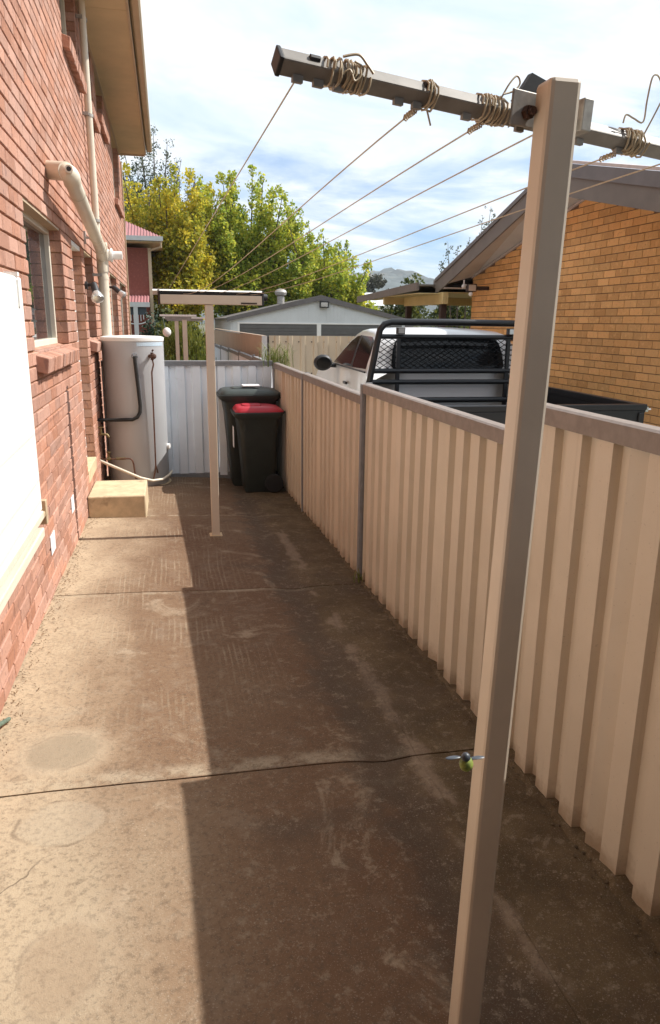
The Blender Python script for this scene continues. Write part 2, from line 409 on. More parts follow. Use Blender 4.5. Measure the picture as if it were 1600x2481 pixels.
# ---------------------------------------------------------------- mesh builder
class MB:
    def __init__(s): s.v = []; s.f = []
    def add(s, vs, fs):
        n = len(s.v)
        s.v.extend([tuple(map(float, p)) for p in vs])
        s.f.extend([tuple(i + n for i in f) for f in fs])
        return s
    def box(s, x0, x1, y0, y1, z0, z1):
        return s.add([(x0, y0, z0), (x1, y0, z0), (x1, y1, z0), (x0, y1, z0), (x0, y0, z1), (x1, y0, z1), (x1, y1, z1), (x0, y1, z1)],
                     [(0, 3, 2, 1), (4, 5, 6, 7), (0, 1, 5, 4), (1, 2, 6, 5), (2, 3, 7, 6), (3, 0, 4, 7)])
    def hexa(s, p):          # eight corners, bottom four then top four
        return s.add(p, [(0, 3, 2, 1), (4, 5, 6, 7), (0, 1, 5, 4), (1, 2, 6, 5), (2, 3, 7, 6), (3, 0, 4, 7)])
    def quad(s, a, b, c, d): return s.add([a, b, c, d], [(0, 1, 2, 3)])
    def prism(s, poly, axis, a, b):
        """poly of (u,v); axis x: (y,z), y: (x,z), z: (x,y)"""
        def P(u, v, t): return {'x': (t, u, v), 'y': (u, t, v), 'z': (u, v, t)}[axis]
        n = len(poly)
        vs = [P(u, v, a) for u, v in poly] + [P(u, v, b) for u, v in poly]
        fs = [tuple(range(n)), tuple(range(2 * n - 1, n - 1, -1))]
        fs += [(i, (i + 1) % n, n + (i + 1) % n, n + i) for i in range(n)]
        return s.add(vs, fs)
    def tube(s, pts, r, n=10, caps=True, rot=0.0):
        pts = [Vector(p) for p in pts]
        rr = r if isinstance(r, (list, tuple)) else [r] * len(pts)
        rings = []
        prev = None
        for i, p in enumerate(pts):
            a = pts[max(0, i - 1)]
            b = pts[min(len(pts) - 1, i + 1)]
            d = (b - a).normalized()
            if prev is None:
                up = Vector((0, 0, 1)) if abs(d.z) < .9 else Vector((0, 1, 0))
                u = d.cross(up).normalized()
            else:
                u = (prev - d * prev.dot(d)).normalized()
            prev = u
            v = d.cross(u).normalized()
            rings.append([p + (u * math.cos(rot + 2 * PI * j / n) + v * math.sin(rot + 2 * PI * j / n)) * rr[i] for j in range(n)])
        vs = [q for g in rings for q in g]
        fs = []
        for i in range(len(pts) - 1):
            for j in range(n):
                k2 = (j + 1) % n
                fs.append((i * n + j, i * n + k2, (i + 1) * n + k2, (i + 1) * n + j))
        if caps:
            fs.append(tuple(range(n - 1, -1, -1)))
            fs.append(tuple((len(pts) - 1) * n + j for j in range(n)))
        return s.add(vs, fs)
    def lathe(s, prof, c, n=24, axis='z'):
        vs = []
        for r, h in prof:
            for j in range(n):
                a = 2 * PI * j / n
                u, v = r * math.cos(a), r * math.sin(a)
                vs.append({'z': (c[0] + u, c[1] + v, c[2] + h), 'x': (c[0] + h, c[1] + u, c[2] + v), 'y': (c[0] + u, c[1] + h, c[2] + v)}[axis])
        fs = []
        for i in range(len(prof) - 1):
            for j in range(n):
                k2 = (j + 1) % n
                fs.append((i * n + j, i * n + k2, (i + 1) * n + k2, (i + 1) * n + j))
        fs.append(tuple(range(n - 1, -1, -1)))
        fs.append(tuple((len(prof) - 1) * n + j for j in range(n)))
        return s.add(vs, fs)
    def ball(s, c, r, n=14, m=8, sc=(1, 1, 1)):
        return s.lathe2([(math.sin(PI * i / m) * r, -math.cos(PI * i / m) * r) for i in range(m + 1)], c, n, sc)
    def lathe2(s, prof, c, n, sc):
        vs = []
        for r, h in prof:
            for j in range(n):
                a = 2 * PI * j / n
                vs.append((c[0] + r * math.cos(a) * sc[0], c[1] + r * math.sin(a) * sc[1], c[2] + h * sc[2]))
        fs = []
        for i in range(len(prof) - 1):
            for j in range(n):
                k2 = (j + 1) % n
                fs.append((i * n + j, i * n + k2, (i + 1) * n + k2, (i + 1) * n + j))
        return s.add(vs, fs)
    def xform(s, mtx, start=0):
        s.v[start:] = [tuple(mtx @ Vector(p)) for p in s.v[start:]]
        return s
    def brick(s, x_face, ya, yb, za, zb, depth, sgn, ch=.006, jit=0.0):
        """a brick whose face looks along sgn*X, with worn (chamfered) edges; 5 open-backed sides"""
        j = [random.uniform(-jit, jit) for _ in range(5)]
        xf = x_face + sgn * j[4]
        ya, yb, za, zb = ya + j[0], yb + j[1], za + j[2], zb + j[3]
        o = [(ya + ch, za + ch), (yb - ch, za + ch), (yb - ch, zb - ch), (ya + ch, zb - ch)]
        m_ = [(ya, za), (yb, za), (yb, zb), (ya, zb)]
        vs = [(xf, a, b) for a, b in o] + [(xf - sgn * ch, a, b) for a, b in m_] + [(xf - sgn * depth, a, b) for a, b in m_]
        fs = [(0, 1, 2, 3)] + [(4 + i, 4 + (i + 1) % 4, (i + 1) % 4, i) for i in range(4)]
        fs += [(8 + i, 8 + (i + 1) % 4, 4 + (i + 1) % 4, 4 + i) for i in range(4)]
        if sgn < 0: fs = [f[::-1] for f in fs]
        return s.add(vs, fs)
    def mesh(s, name, off=(0, 0, 0), smooth=False, recalc=True):
        me = bpy.data.meshes.new(name)
        me.from_pydata([(p[0] - off[0], p[1] - off[1], p[2] - off[2]) for p in s.v], [], s.f)
        if recalc:
            bm = bmesh.new()
            bm.from_mesh(me)
            bmesh.ops.recalc_face_normals(bm, faces=bm.faces)
            bm.to_mesh(me)
            bm.free()
        if smooth:
            me.polygons.foreach_set('use_smooth', [True] * len(me.polygons))
        me.update()
        return me


ROOTS = {}                     # object -> origin in eye coordinates


def link(o, parent=None):
    COL.objects.link(o)
    if parent is not None: o.parent = parent
    return o


def tag(o, label=None, cat=None, group=None, kind=None):
    if label: o['label'] = label
    if cat: o['category'] = cat
    if group: o['group'] = group
    if kind: o['kind'] = kind
    return o


def thing(name, label, cat, loc, group=None):
    o = bpy.data.objects.new(name, None)
    o.empty_display_size = .1
    o.location = (loc[0], loc[1], loc[2] + ZO)
    link(o)
    ROOTS[o.name] = tuple(loc)
    return tag(o, label, cat, group)


def finish(o, m, smooth, bevel, seg=2):
    o.data.materials.append(m)
    if bevel:
        b = o.modifiers.new('bevel', 'BEVEL')
        b.width = bevel
        b.segments = seg
        b.limit_method = 'ANGLE'
        b.angle_limit = .6
        b.harden_normals = False
    if smooth:
        try:
            o.data.set_sharp_from_angle(angle=math.radians(42))
        except Exception:
            pass


def part(name, mb, m, parent, smooth=False, bevel=0.0, label=None, kind=None, recalc=True):
    off = ROOTS[parent.name]
    o = bpy.data.objects.new(name, mb.mesh(name, off, smooth, recalc))
    finish(o, m, smooth, bevel)
    link(o, parent)
    ROOTS[o.name] = off
    if label: o['label'] = label
    if kind: o['kind'] = kind
    return o


def solo(name, mb, m, label=None, cat=None, group=None, kind=None, smooth=False, bevel=0.0, recalc=True):
    a = np.array(mb.v)
    c = ((a[:, 0].min() + a[:, 0].max()) / 2, (a[:, 1].min() + a[:, 1].max()) / 2, a[:, 2].min())
    o = bpy.data.objects.new(name, mb.mesh(name, c, smooth, recalc))
    finish(o, m, smooth, bevel)
    link(o)
    o.location = (c[0], c[1], c[2] + ZO)
    ROOTS[o.name] = c
    return tag(o, label, cat, group, kind)


def copy_tree(o, parent=None):
    c = o.copy()
    COL.objects.link(c)
    c.parent = parent
    for ch in list(o.children): copy_tree(ch, c)
    return c


def fast_mesh(name, V, F, m, smooth=False):
    """quads from numpy arrays"""
    me = bpy.data.meshes.new(name)
    me.vertices.add(len(V))
    me.vertices.foreach_set('co', np.asarray(V, np.float32).ravel())
    nf, k = F.shape
    me.loops.add(nf * k)
    me.loops.foreach_set('vertex_index', F.astype(np.int32).ravel())
    me.polygons.add(nf)
    me.polygons.foreach_set('loop_start', np.arange(0, nf * k, k, dtype=np.int32))
    me.update(calc_edges=True)
    me.validate()
    me.materials.append(m)
    return me


def in_view(p, pad=.04):
    c = R.T @ np.array(p)
    if c[2] < .1: return False
    u, v = 1750 * c[0] / c[2] / 1600, 1750 * c[1] / c[2] / 2481
    return abs(u) < .5 + pad and abs(v) < .5 + pad


# path surface: falls away from the eye and a little towards the fence
XL, XR, YB = -.765, 1.27, 8.85
def gz(x, y):
    t = (x - XL) / (XR - XL)
    return (1 - t) * (-1.54749 - .028925 * y) + t * (-1.572 - .037 * y) - .018 * math.exp(-((x - .76) / .11) ** 2)


# ================================================================ SETTING
gm = MB()
N = 24
xs = [-3000, -600, -120, -30, -12, -6, -2, 2, 6, 12, 30, 120, 600, 3000]
ys = [-60, -20, -8, 0, 10, 20, 40, 80, 200, 600, 1500, 3500]
for y in ys:
    for x in xs:
        gm.v.append((x, y, -2.06))
nx = len(xs)
for j in range(len(ys) - 1):
    for i in range(nx - 1):
        a = j * nx + i
        gm.f.append((a, a + 1, a + nx + 1, a + nx))
solo('ground', gm, M['ground'], kind='structure', recalc=False)

# concrete path: poured bays divided by joints
path = bpy.data.objects.new('concrete_path', None)
link(path)
path['kind'] = 'structure'
ROOTS[path.name] = (0, 0, -ZO)
def slab(x0, x1, y0, y1, dz, tilt=0.0, ex=.0008):
    mb = MB()
    nxs, nys = max(3, int((x1 - x0) / .06)), max(3, int((y1 - y0) / .12))
    e = .0022
    for j in range(nys + 1):
        for i in range(nxs + 1):
            x = x0 + ex + (x1 - x0 - 2 * ex) * i / nxs
            y = y0 + e + (y1 - y0 - 2 * e) * j / nys
            z = gz(x, y) + dz + tilt * (y - y0) + .004 * mnoise.noise(Vector((x * 2, y * 2, 1.3)))
            if j in (0, nys): z -= .004
            mb.v.append((x + .006 * mnoise.noise(Vector((y * 6, round(x * 2), 4))), y + .006 * mnoise.noise(Vector((x * 3, 0, 7)))*math.sin(min(1,(y1-y)/.3)*PI/2)*0 + .0035 * mnoise.noise(Vector((x * 6.3, round((y-y0)/(y1-y0))*(y1)+round(1-(y-y0)/(y1-y0))*y0, 7))), z))
    w_ = nxs + 1
    for j in range(nys):
        for i in range(nxs):
            a = j * w_ + i
            mb.f.append((a, a + 1, a + w_ + 1, a + w_))
    rim = [i for i in range(w_)] + [j * w_ + nxs for j in range(1, nys + 1)] + [nys * w_ + i for i in range(nxs - 1, -1, -1)] + [j * w_ for j in range(nys - 1, 0, -1)]
    n0 = len(mb.v)
    for r in rim: mb.v.append((mb.v[r][0], mb.v[r][1], mb.v[r][2] - .1))
    L = len(rim)
    for i in range(L): mb.f.append((rim[i], n0 + i, n0 + (i + 1) % L, rim[(i + 1) % L]))
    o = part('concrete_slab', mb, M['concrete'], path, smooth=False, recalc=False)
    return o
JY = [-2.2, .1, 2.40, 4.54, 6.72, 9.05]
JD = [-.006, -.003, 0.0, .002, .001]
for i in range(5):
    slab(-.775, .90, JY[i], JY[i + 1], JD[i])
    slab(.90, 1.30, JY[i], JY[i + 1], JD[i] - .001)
sb = MB()
for j in range(13):
    y = -2.2 + j * 1.0
    for x in (-.8, .2, .76, 1.36): sb.v.append((x, y, gz(x, y) - .034))
for j in range(12):
    for i in range(3):
        a = j * 4 + i
        sb.f.append((a, a + 1, a + 5, a + 4))
part('joint_soil', sb, mat("dark joint soil", (.06, .045, .03), .95, var=.3, scale=20), path, recalc=False)

dv = MB()
for j in range(8):
    y = -3 + j * 2.2
    for x in (1.40, 5.04): dv.v.append((x, y, -1.55 - .035 * y + 0.0 * x))
for j in range(7): dv.f.append((2 * j, 2 * j + 1, 2 * j + 3, 2 * j + 2))
solo('neighbour_driveway', dv, M['drive'], kind='structure', recalc=False)

# hills beyond the town
hv, hf = [], []
HX = np.linspace(-500, 1500, 161)
HYs = np.linspace(0, 1, 26)
def hill_h(x, t):
    prof = 82 + 10 * math.sin(x * .0075 + 1.2) + 9 * math.sin(x * .021 + .4) + 5 * math.sin(x * .05)
    prof += 13 * math.exp(-((x - 372) / 45) ** 2) - 24 * math.exp(-((x - 440) / 38) ** 2) + 4 * math.exp(-((x - 520) / 60) ** 2)
    return prof * math.sin(t * PI / 2) ** 1.3
for t in HYs:
    for x in HX:
        y = 700 + 600 * t
        h = hill_h(x, t) + (5.5 * mnoise.noise(Vector((x * .06, y * .06, 0))) + 3.5 * max(0, mnoise.noise(Vector((x * .35, y * .2, 5))))) * (.25 + t)
        hv.append((x, y, -4 + h))
for j in range(25):
    for i in range(160):
        a = j * 161 + i
        hf.append((a, a + 1, a + 162, a + 161))
hm = MB()
hm.v, hm.f = hv, hf
M['hill'] = mat("wooded hill", (.055, .07, .065), .95, var=.45, scale=.035, dirt=((.20, .155, .10), .012, .5, .6))
solo('hills', hm, M['hill'], kind='structure', recalc=False)


# ================================================================ BRICKWORK
STD = {}
def std_brick(key, L, H, depth, sgn, ch, m, jit):
    """a few shared brick meshes of one size"""
    if key not in STD:
        STD[key] = []
        for _ in range(4):
            b = MB().brick(0, -L / 2, L / 2, -H / 2, H / 2, depth, sgn, ch, jit)
            me = b.mesh('brick', (0, 0, 0), False, False)
            me.materials.append(m)
            STD[key].append(me)
    return random.choice(STD[key])


def lay(xf, sgn, y0, y1, z0, z1, holes, L, Hc, zref, joint, depth, root, m, ch, jit, want, topfn=None, hidden=None, yoff=0.0):
    """lay courses on the plane x = xf; the bricks that show largest become parts, the rest one stuff part"""
    full, cut = [], []
    k0 = math.floor((z0 - zref) / Hc)
    k1 = math.ceil((z1 - zref) / Hc)
    for k in range(k0, k1):
        za, zb = zref + k * Hc + joint / 2, zref + (k + 1) * Hc - joint / 2
        zc = (za + zb) / 2
        if zc < z0 or zc > z1: continue
        spans = [(y0, y1)]
        for h in holes:
            if h[2] < zc < h[3]:
                ns = []
                for a, b in spans:
                    if h[1] <= a or h[0] >= b: ns.append((a, b))
                    else:
                        if h[0] > a + .02: ns.append((a, h[0]))
                        if h[1] < b - .02: ns.append((h[1], b))
                spans = ns
        for a, b in spans:
            s0 = math.floor((a - yoff) / L) * L + yoff + (L / 2 if k % 2 else 0) - L
            y = s0
            while y < b:
                ya, yb = max(y, a), min(y + L, b)
                if yb - ya > .03:
                    ea = joint / 2 if ya > a + 1e-6 or a == y0 else 0.0
                    eb = joint / 2 if yb < b - 1e-6 or b == y1 else 0.0
                    pa, pb = ya + ea, yb - eb
                    if topfn is None or zb < topfn((pa + pb) / 2):
                        edge = (ea == 0 or eb == 0)
                        isfull = abs((yb - ya) - L) < 1e-6 and not edge
                        c = (xf, (pa + pb) / 2, zc)
                        (full if isfull else cut).append((c, pa, pb, za, zb, edge))
                y += L
    def score(q):
        c = q[0]
        if not in_view(c): return -1
        if hidden and hidden(c): return -1
        d = math.sqrt(c[0] ** 2 + c[1] ** 2 + c[2] ** 2)
        return abs(c[0]) / d ** 3
    full.sort(key=score, reverse=True)
    off = ROOTS[root.name]
    n_big = 0
    rest = MB()
    for q in full:
        if n_big < want and score(q) > 0:
            c = q[0]
            o = bpy.data.objects.new('brick', std_brick((root.name, xf), L - joint, Hc - joint, depth, sgn, ch, m, jit))
            o.location = (c[0] - off[0] + random.uniform(-jit, jit) * .7, c[1] - off[1], c[2] - off[2])
            link(o, root)
            n_big += 1
        else:
            rest.brick(xf, q[1], q[2], q[3], q[4], .03, sgn, ch, jit)
    for q in cut:
        rest.brick(xf, q[1], q[2], q[3], q[4], depth if q[5] else .03, sgn, ch, jit)
    part('brickwork', rest, m, root, kind='stuff', recalc=False)


def backing(xf, thick, sgn, y0, y1, z0, z1, holes, grow=.008):
    """mortar plane with the openings left out, built of butted boxes"""
    mb = MB()
    yb = sorted({y0, y1} | {h[0] - grow for h in holes} | {h[1] + grow for h in holes})
    yb = [y for y in yb if y0 <= y <= y1]
    xa, xb = sorted((xf, xf - sgn * thick))
    for a, b in zip(yb[:-1], yb[1:]):
        c = (a + b) / 2
        spans = [(z0, z1)]
        for h in holes:
            if h[0] - grow < c < h[1] + grow:
                ns = []
                for p, q in spans:
                    ha, hb = h[2] - grow, h[3] + grow
                    if hb <= p or ha >= q: ns.append((p, q))
                    else:
                        if ha > p: ns.append((p, ha))
                        if hb < q: ns.append((hb, q))
                spans = ns
        for p, q in spans: mb.box(xa, xb, a, b, p, q)
    return mb


# ================================================================ LEFT HOUSE
house = thing('brick_house', 'two storey pinkish red brick house on the left with cream eaves over the concrete path', 'house', (-2.5, 8, -1.9))
Hc = .0862
ZH = .68
WIN = {'w1': (4.70, 6.28, ZH - 10 * Hc, ZH), 'w2': (7.95, 8.82, ZH - 10 * Hc, ZH), 'w3': (11.45, 12.95, ZH - 14 * Hc, ZH),
       'w4': (13.85, 15.95, ZH - 14 * Hc, ZH), 'u1': (7.40, 8.70, ZH + 20 * Hc, 3.18), 'u2': (9.30, 10.38, ZH + 20 * Hc, 3.18),
       'u3': (10.92, 12.2, ZH + 23 * Hc, 3.18), 'u4': (13.8, 15.6, ZH + 16 * Hc, 3.18)}
DOOR = (6.93, 7.70, ZH - 24 * Hc, ZH)
holes = list(WIN.values()) + [DOOR]
wallY0, wallY1 = -.4, 16.7
part('wall', backing(XL - .012, .22, 1, wallY0, wallY1, -2.1, 3.16, holes), M['mortar_sand'], house)
def hid_l(c):
    return (2.0 < c[1] < 4.35 and -1.05 < c[2] < .18) or c[1] < 2.9
lay(XL, 1, 1.2, wallY1 - .09, -1.96, 3.16, holes, .24, Hc, ZH, .0085, .10, house, M['brick_red'], .0045, .0018, 300, hidden=hid_l, yoff=.11)
# rest of the house body behind the wall, and the corner trim
part('house_body', MB().box(-6.5, XL - .24, wallY0, wallY1 - .02, -2.06, 3.171), M['mortar_sand'], house)
part('corner_trim', MB().box(XL - .05, XL + .025, wallY1 - .085, wallY1 + .03, -2.0, 3.14), M['fascia'], house)


def window(root, key, mull=(), cream=True, frame_w=.045, sill=True, depth=.10):
    y0, y1, z0, z1 = WIN[key]
    z1 = min(z1, 3.16)
    xo = XL - depth
    wf = MB()
    a = .03
    for (p, q) in ((y0, y0 + frame_w), (y1 - frame_w, y1)): wf.box(xo - .05, xo + .012, p, q, z0 + frame_w, z1 - frame_w)
    wf.box(xo - .05, xo + .012, y0, y1, z0, z0 + frame_w)
    wf.box(xo - .05, xo + .012, y0, y1, z1 - frame_w, z1)
    for mm in mull: wf.box(xo - .045, xo + .007, mm - .02, mm + .02, z0 + frame_w, z1 - frame_w)
    win = part('window', MB().box(xo - .10, xo - .055, y0, y1, z0, z1), M['dark_plastic'], root)
    part('frame', wf, M['window_cream'], win, bevel=.004)
    edges = [y0 + frame_w] + [e for mm in mull for e in (mm - .02, mm + .02)] + [y1 - frame_w]
    for p, q in zip(edges[::2], edges[1::2]):
        part('pane', MB().box(xo - .03, xo - .022, p, q, z0 + frame_w, z1 - frame_w), M['glass'], win)
    if z1 < 3.0:
        part('lintel_soffit', MB().box(XL - depth + .012, XL - .012, y0, y1, z1 - .012, z1 + .008), M['fascia'], win)
    if sill:
        sb_ = part('window_sill', MB().box(XL - .12, XL + .03, y0 - .02, y1 + .02, z0 - .11, z0 - .075), M['mortar_sand'], root)
        n = int((y1 - y0 + .06) / .086)
        st = (y1 - y0 + .06) / n
        for i in range(n):
            ya = y0 - .03 + i * st + .003
            yb = ya + st - .006
            j = random.uniform(-.004, .004)
            mb = MB().hexa([(XL - .10, ya, z0 - .10), (XL + .062 + j, ya, z0 - .135), (XL + .062 + j, yb, z0 - .135), (XL - .10, yb, z0 - .10),
                            (XL - .10, ya, z0 + .008), (XL + .074 + j, ya, z0 - .043), (XL + .074 + j, yb, z0 - .043), (XL - .10, yb, z0 + .008)])
            part('sill_brick', mb, M['brick_red'], sb_, bevel=.006)
    return win
window(house, 'w1', mull=(5.12,))
window(house, 'w2')
window(house, 'w3', mull=(12.2,))
window(house, 'w4', mull=(14.9,))
for kx in ('u1', 'u2', 'u3', 'u4'): window(house, kx)

dr = part('door', MB().box(XL - .16, XL - .11, DOOR[0], DOOR[1], DOOR[2] + .03, DOOR[3]), M['window_cream'], house)
fr = MB()
fr.box(XL - .108, XL - .012, DOOR[0], DOOR[0] + .045, DOOR[2] + .03, DOOR[3] - .04)
fr.box(XL - .108, XL - .085, DOOR[1] - .04, DOOR[1], DOOR[2] + .03, DOOR[3] - .04)
fr.box(XL - .108, XL - .012, DOOR[0], DOOR[1], DOOR[3] - .04, DOOR[3])
part('door_frame', fr, M['white'], dr, bevel=.003)
hd = MB().tube([(XL - .11, 7.08, -.42), (XL - .05, 7.08, -.42), (XL - .05, 7.20, -.42)], .011, 8)
hd.box(XL - .108, XL - .098, 7.05, 7.11, -.52, -.30)
part('handle', hd, M['dark_plastic'], dr)
part('doorstep_sill', MB().box(XL - .16, XL + .004, DOOR[0], DOOR[1], DOOR[2] - .09, DOOR[2] + .028), M['step'], house, bevel=.006)

# roof edge: soffit boards, fascia, gutter, roof sheet
roof = part('roof', MB().prism([(-.14, 3.40), (-.14, 3.43), (-6.6, 6.2), (-6.6, 6.17)], 'y', -.6, 16.05), M['roof_brown'], house)
sof = MB()
for y0 in np.arange(-.6, 16.0, 2.4):
    sof.box(XL - .4, -.262, y0 + .004, min(y0 + 2.396, 16.0), 3.172, 3.186)
part('soffit', sof, M['eave'], roof)
part('soffit_trim', MB().box(XL + .002, XL + .03, -.6, 15.98, 3.150, 3.1715), M['fascia'], roof)
part('fascia_board', MB().box(-.26, -.235, -.6, 16.03, 3.16, 3.385), M['fascia'], roof)
part('barge_end', MB().prism([(XL - .03, 3.14), (-.262, 3.14), (-.262, 3.38), (XL - .03, 3.52)], 'y', 16.002, 16.03), M['fascia'], roof)
gp = [(-.228, 3.385), (-.228, 3.255), (-.20, 3.225), (-.135, 3.225), (-.115, 3.25), (-.115, 3.385), (-.127, 3.385), (-.127, 3.262), (-.14, 3.245), (-.205, 3.245), (-.214, 3.262), (-.214, 3.385)]
part('gutter', MB().prism(gp, 'y', -.6, 16.04), M['fascia'], roof)

# downpipe with clips, waste pipe
dpipe = thing('downpipe', 'thin cream downpipe running up the left brick wall to the eave', 'pipe', (-.705, 8.9, .9))
part('pipe', MB().tube([(-.705, 8.93, .95), (-.705, 8.90, 2.0), (-.705, 8.86, 3.168)], .037, 14), M['pvc'], dpipe, smooth=True)
for z in (1.05, 2.1, 3.0):
    part('clip', MB().box(XL + .001, -.70, 8.80, 8.83, z, z + .03).tube([(-.705, 8.87 + .03, z), (-.705, 8.87 + .03, z + .03)], .046, 14), M['galv'], dpipe)

wp = thing('waste_pipe', 'fat cream waste pipe slanting down the left brick wall behind the tank', 'pipe', (-.66, 8.7, -1.8))
def arc(c, p, q, n=6): return [Vector(p).lerp(Vector(c), t).lerp(Vector(c).lerp(Vector(q), t), t) for t in [i / n for i in range(n + 1)]]
R_ = .056
part('wall_stub', MB().tube([(XL - .01, 5.83, 1.02), (-.62, 5.64, .985)], R_ + .006, 20), M['pvc'], wp, smooth=True)
el = [(-.64, 5.68, .99)] + arc((-.585, 5.62, .965), (-.62, 5.65, .98), (-.60, 5.78, .94))
part('elbow', MB().tube(el, R_ + .005, 20), M['pvc'], wp, smooth=True)
part('sloping_pipe', MB().tube([(-.60, 5.76, .944), (-.635, 8.55, .71)], R_, 20), M['pvc'], wp, smooth=True)
for t in (.12, .72, .86):
    a, b = Vector((-.60, 5.76, .944)), Vector((-.635, 8.55, .71))
    p = a.lerp(b, t)
    d = (b - a).normalized()
    part('collar', MB().tube([p, p + d * .03], R_ + .004, 20), M['pvc'], wp, smooth=True)
part('junction', MB().tube([(-.628, 8.30, .735), (-.645, 8.72, .69)], R_ + .007, 20).tube([(-.655, 8.78, .83), (-.655, 8.78, .52)], R_ + .007, 20), M['pvc'], wp, smooth=True)
part('cleanout_cap', MB().tube([(-.66, 8.80, .70), (-.565, 8.80, .70)], R_ + .004, 20).tube([(-.565, 8.80, .70), (-.545, 8.80, .70)], R_ + .016, 20).tube([(-.545, 8.80, .70), (-.44, 8.80, .70)], R_ - .012, 20), M['white'], wp, smooth=True)
part('vent_stub', MB().tube([(-.603, 5.63, .985), (-.592, 5.545, .985)], [.027, .026], 18), M['pvc'], wp, smooth=True)
part('vent_hole', MB().tube([(-.592, 5.5445, .985), (-.5918, 5.5435, .985)], [.016, .016], 14), M['black_rubber'], wp)
part('drop_pipe', MB().tube([(-.657, 8.78, .54), (-.657, 8.77, -.2), (-.657, 8.77, -1.86)], R_, 20), M['pvc'], wp, smooth=True)
part('clip', MB().box(XL + .001, -.66, 8.70, 8.72, .47, .50), M['galv'], wp)
for z in (.47, .35):
    part('collar', MB().tube([(-.657, 8.78, z), (-.657, 8.78, z - .03)], R_ + .004, 20), M['pvc'], wp, smooth=True)
part('clip', MB().box(XL + .001, -.63, 8.03, 8.06, .79, .81).box(XL + .001, XL + .02, 8.02, 8.07, .74, .86), M['galv'], wp)

# wall spotlights
def spotlight(label, base, d1, d2, rb):
    o = thing('wall_spotlight', label, 'lamp', base, 'black spotlights on the brick wall')
    b = Vector(base)
    part('base_plate', MB().tube([b, b + Vector((.025, 0, 0))], .038, 16), M['dark_plastic'], o, smooth=True)
    e = b + Vector(d1)
    part('arm', MB().tube([b + Vector((.02, 0, 0)), e], .016, 10).ball(e, .024), M['dark_plastic'], o, smooth=True)
    d = Vector(d2).normalized()
    part('socket', MB().tube([e, e + d * .03, e + d * .11], [.03, .034, .036], 16), M['dark_plastic'], o, smooth=True)
    s = e + d * .10
    part('bulb', MB().tube([s, s + d * .03, s + d * .065, s + d * .085, s + d * .095, s + d * .098], [.034, rb * .8, rb, rb * .96, rb * .6, .004], 20), M['lamp_glass'], o, smooth=True)
spotlight('black wall spotlight with a wide clear bulb pointing down beside the door', (XL, 7.83, .335), (.085, -.02, .012), (.035, -.09, -.13), .062)
spotlight('small black wall spotlight angled down to the right beyond the waste pipe', (XL, 10.75, .44), (.09, -.03, .0), (.12, -.05, -.1), .048)

# white wall panel with rail and bracket
wpn = thing('wall_panel', 'large blank white panel fixed on the left brick wall beside the window', 'panel', (XL + .05, 3.0, -1.15))
X0 = XL
part('cover', MB().box(X0 + .012, X0 + .075, 1.2, 3.99, -.985, .200), M['panel_white'], wpn, bevel=.008)
part('top_hinge', MB().box(X0 + .076, X0 + .083, 3.86, 3.90, .06, .185).box(X0 + .02, X0 + .083, 3.86, 3.90, .201, .22), M['white'], wpn)
part('lower_edge', MB().box(X0 + .001, X0 + .082, 1.2, 3.98, -1.03, -.987), M['window_cream'], wpn, bevel=.005)
part('bottom_rail', MB().box(X0 + .02, X0 + .075, 1.2, 4.0, -1.135, -1.085), M['window_cream'], wpn, bevel=.006)
part('bracket', MB().box(X0 + .001, X0 + .055, 4.22, 4.27, -1.13, -.99).box(X0 + .01, X0 + .05, 4.005, 4.22, -1.08, -1.05), M['fascia'], wpn, bevel=.004)

# paper notices on the wall base
solo('paper_notice', MB().box(XL + .001, XL + .005, 4.58, 4.75, -1.43, -1.31), M['paper'], 'white paper notice stuck low on the brick wall, nearer to the white panel', 'notice', 'white notices on the wall base')
solo('paper_notice', MB().box(XL + .001, XL + .005, 5.62, 5.77, -1.43, -1.31), M['paper'], 'white paper notice low on the brick wall, farther one near the concrete step', 'notice', 'white notices on the wall base')

# concrete step at the door
st = MB().hexa([(XL + .004, 6.66, -1.80), (-.25, 6.66, -1.80), (-.25, 7.42, -1.83), (XL + .004, 7.42, -1.83),
                (XL + .004, 6.66, -1.545), (-.255, 6.67, -1.55), (-.255, 7.42, -1.56), (XL + .004, 7.42, -1.555)])
solo('concrete_step', st, M['step'], 'square sandy concrete step against the brick wall below the door', 'step', bevel=.012)

# ================================================================ WATER HEATER
TX, TY, TR = -.372, 8.55, .335
tk = thing('water_heater', 'tall pale grey cylindrical hot water tank by the brick wall', 'water heater', (TX, TY, -1.86))
part('plinth', MB().lathe([(TR + .02, -1.90), (TR + .02, -1.815)], (TX, TY, 0), 40), M['step'], tk)
part('tank_body', MB().lathe([(TR - .005, -1.81), (TR, -1.80), (TR, -.215)], (TX, TY, 0), 64), M['tank'], tk, smooth=True)
part('lid', MB().lathe([(TR + .004, -.214), (TR + .006, -.19), (TR + .004, -.175), (TR - .03, -.165), (.05, -.155)], (TX, TY, 0), 64), M['white'], tk, smooth=True)
def on_tank(ang, z, out=.002): return (TX + (TR + out) * math.sin(ang), TY - (TR + out) * math.cos(ang), z)
lb = MB()
angs = [0.16 + 1.15 * i / 16 for i in range(17)]
for a in angs: lb.v += [on_tank(a, -.265), on_tank(a, -.225 + .0)]
for i in range(16): lb.f.append((2 * i, 2 * i + 2, 2 * i + 3, 2 * i + 1))
part('label_band', lb, M['tank_label'], tk, recalc=False)
a1, a2 = .08, .58
part('fitting', MB().tube([on_tank(a1, -.37, -.01), on_tank(a1, -.37, .012)], .034, 16).tube([on_tank(a1, -.37, .01), on_tank(a1, -.37, .045)], .017, 12), M['chrome'], tk, smooth=True)
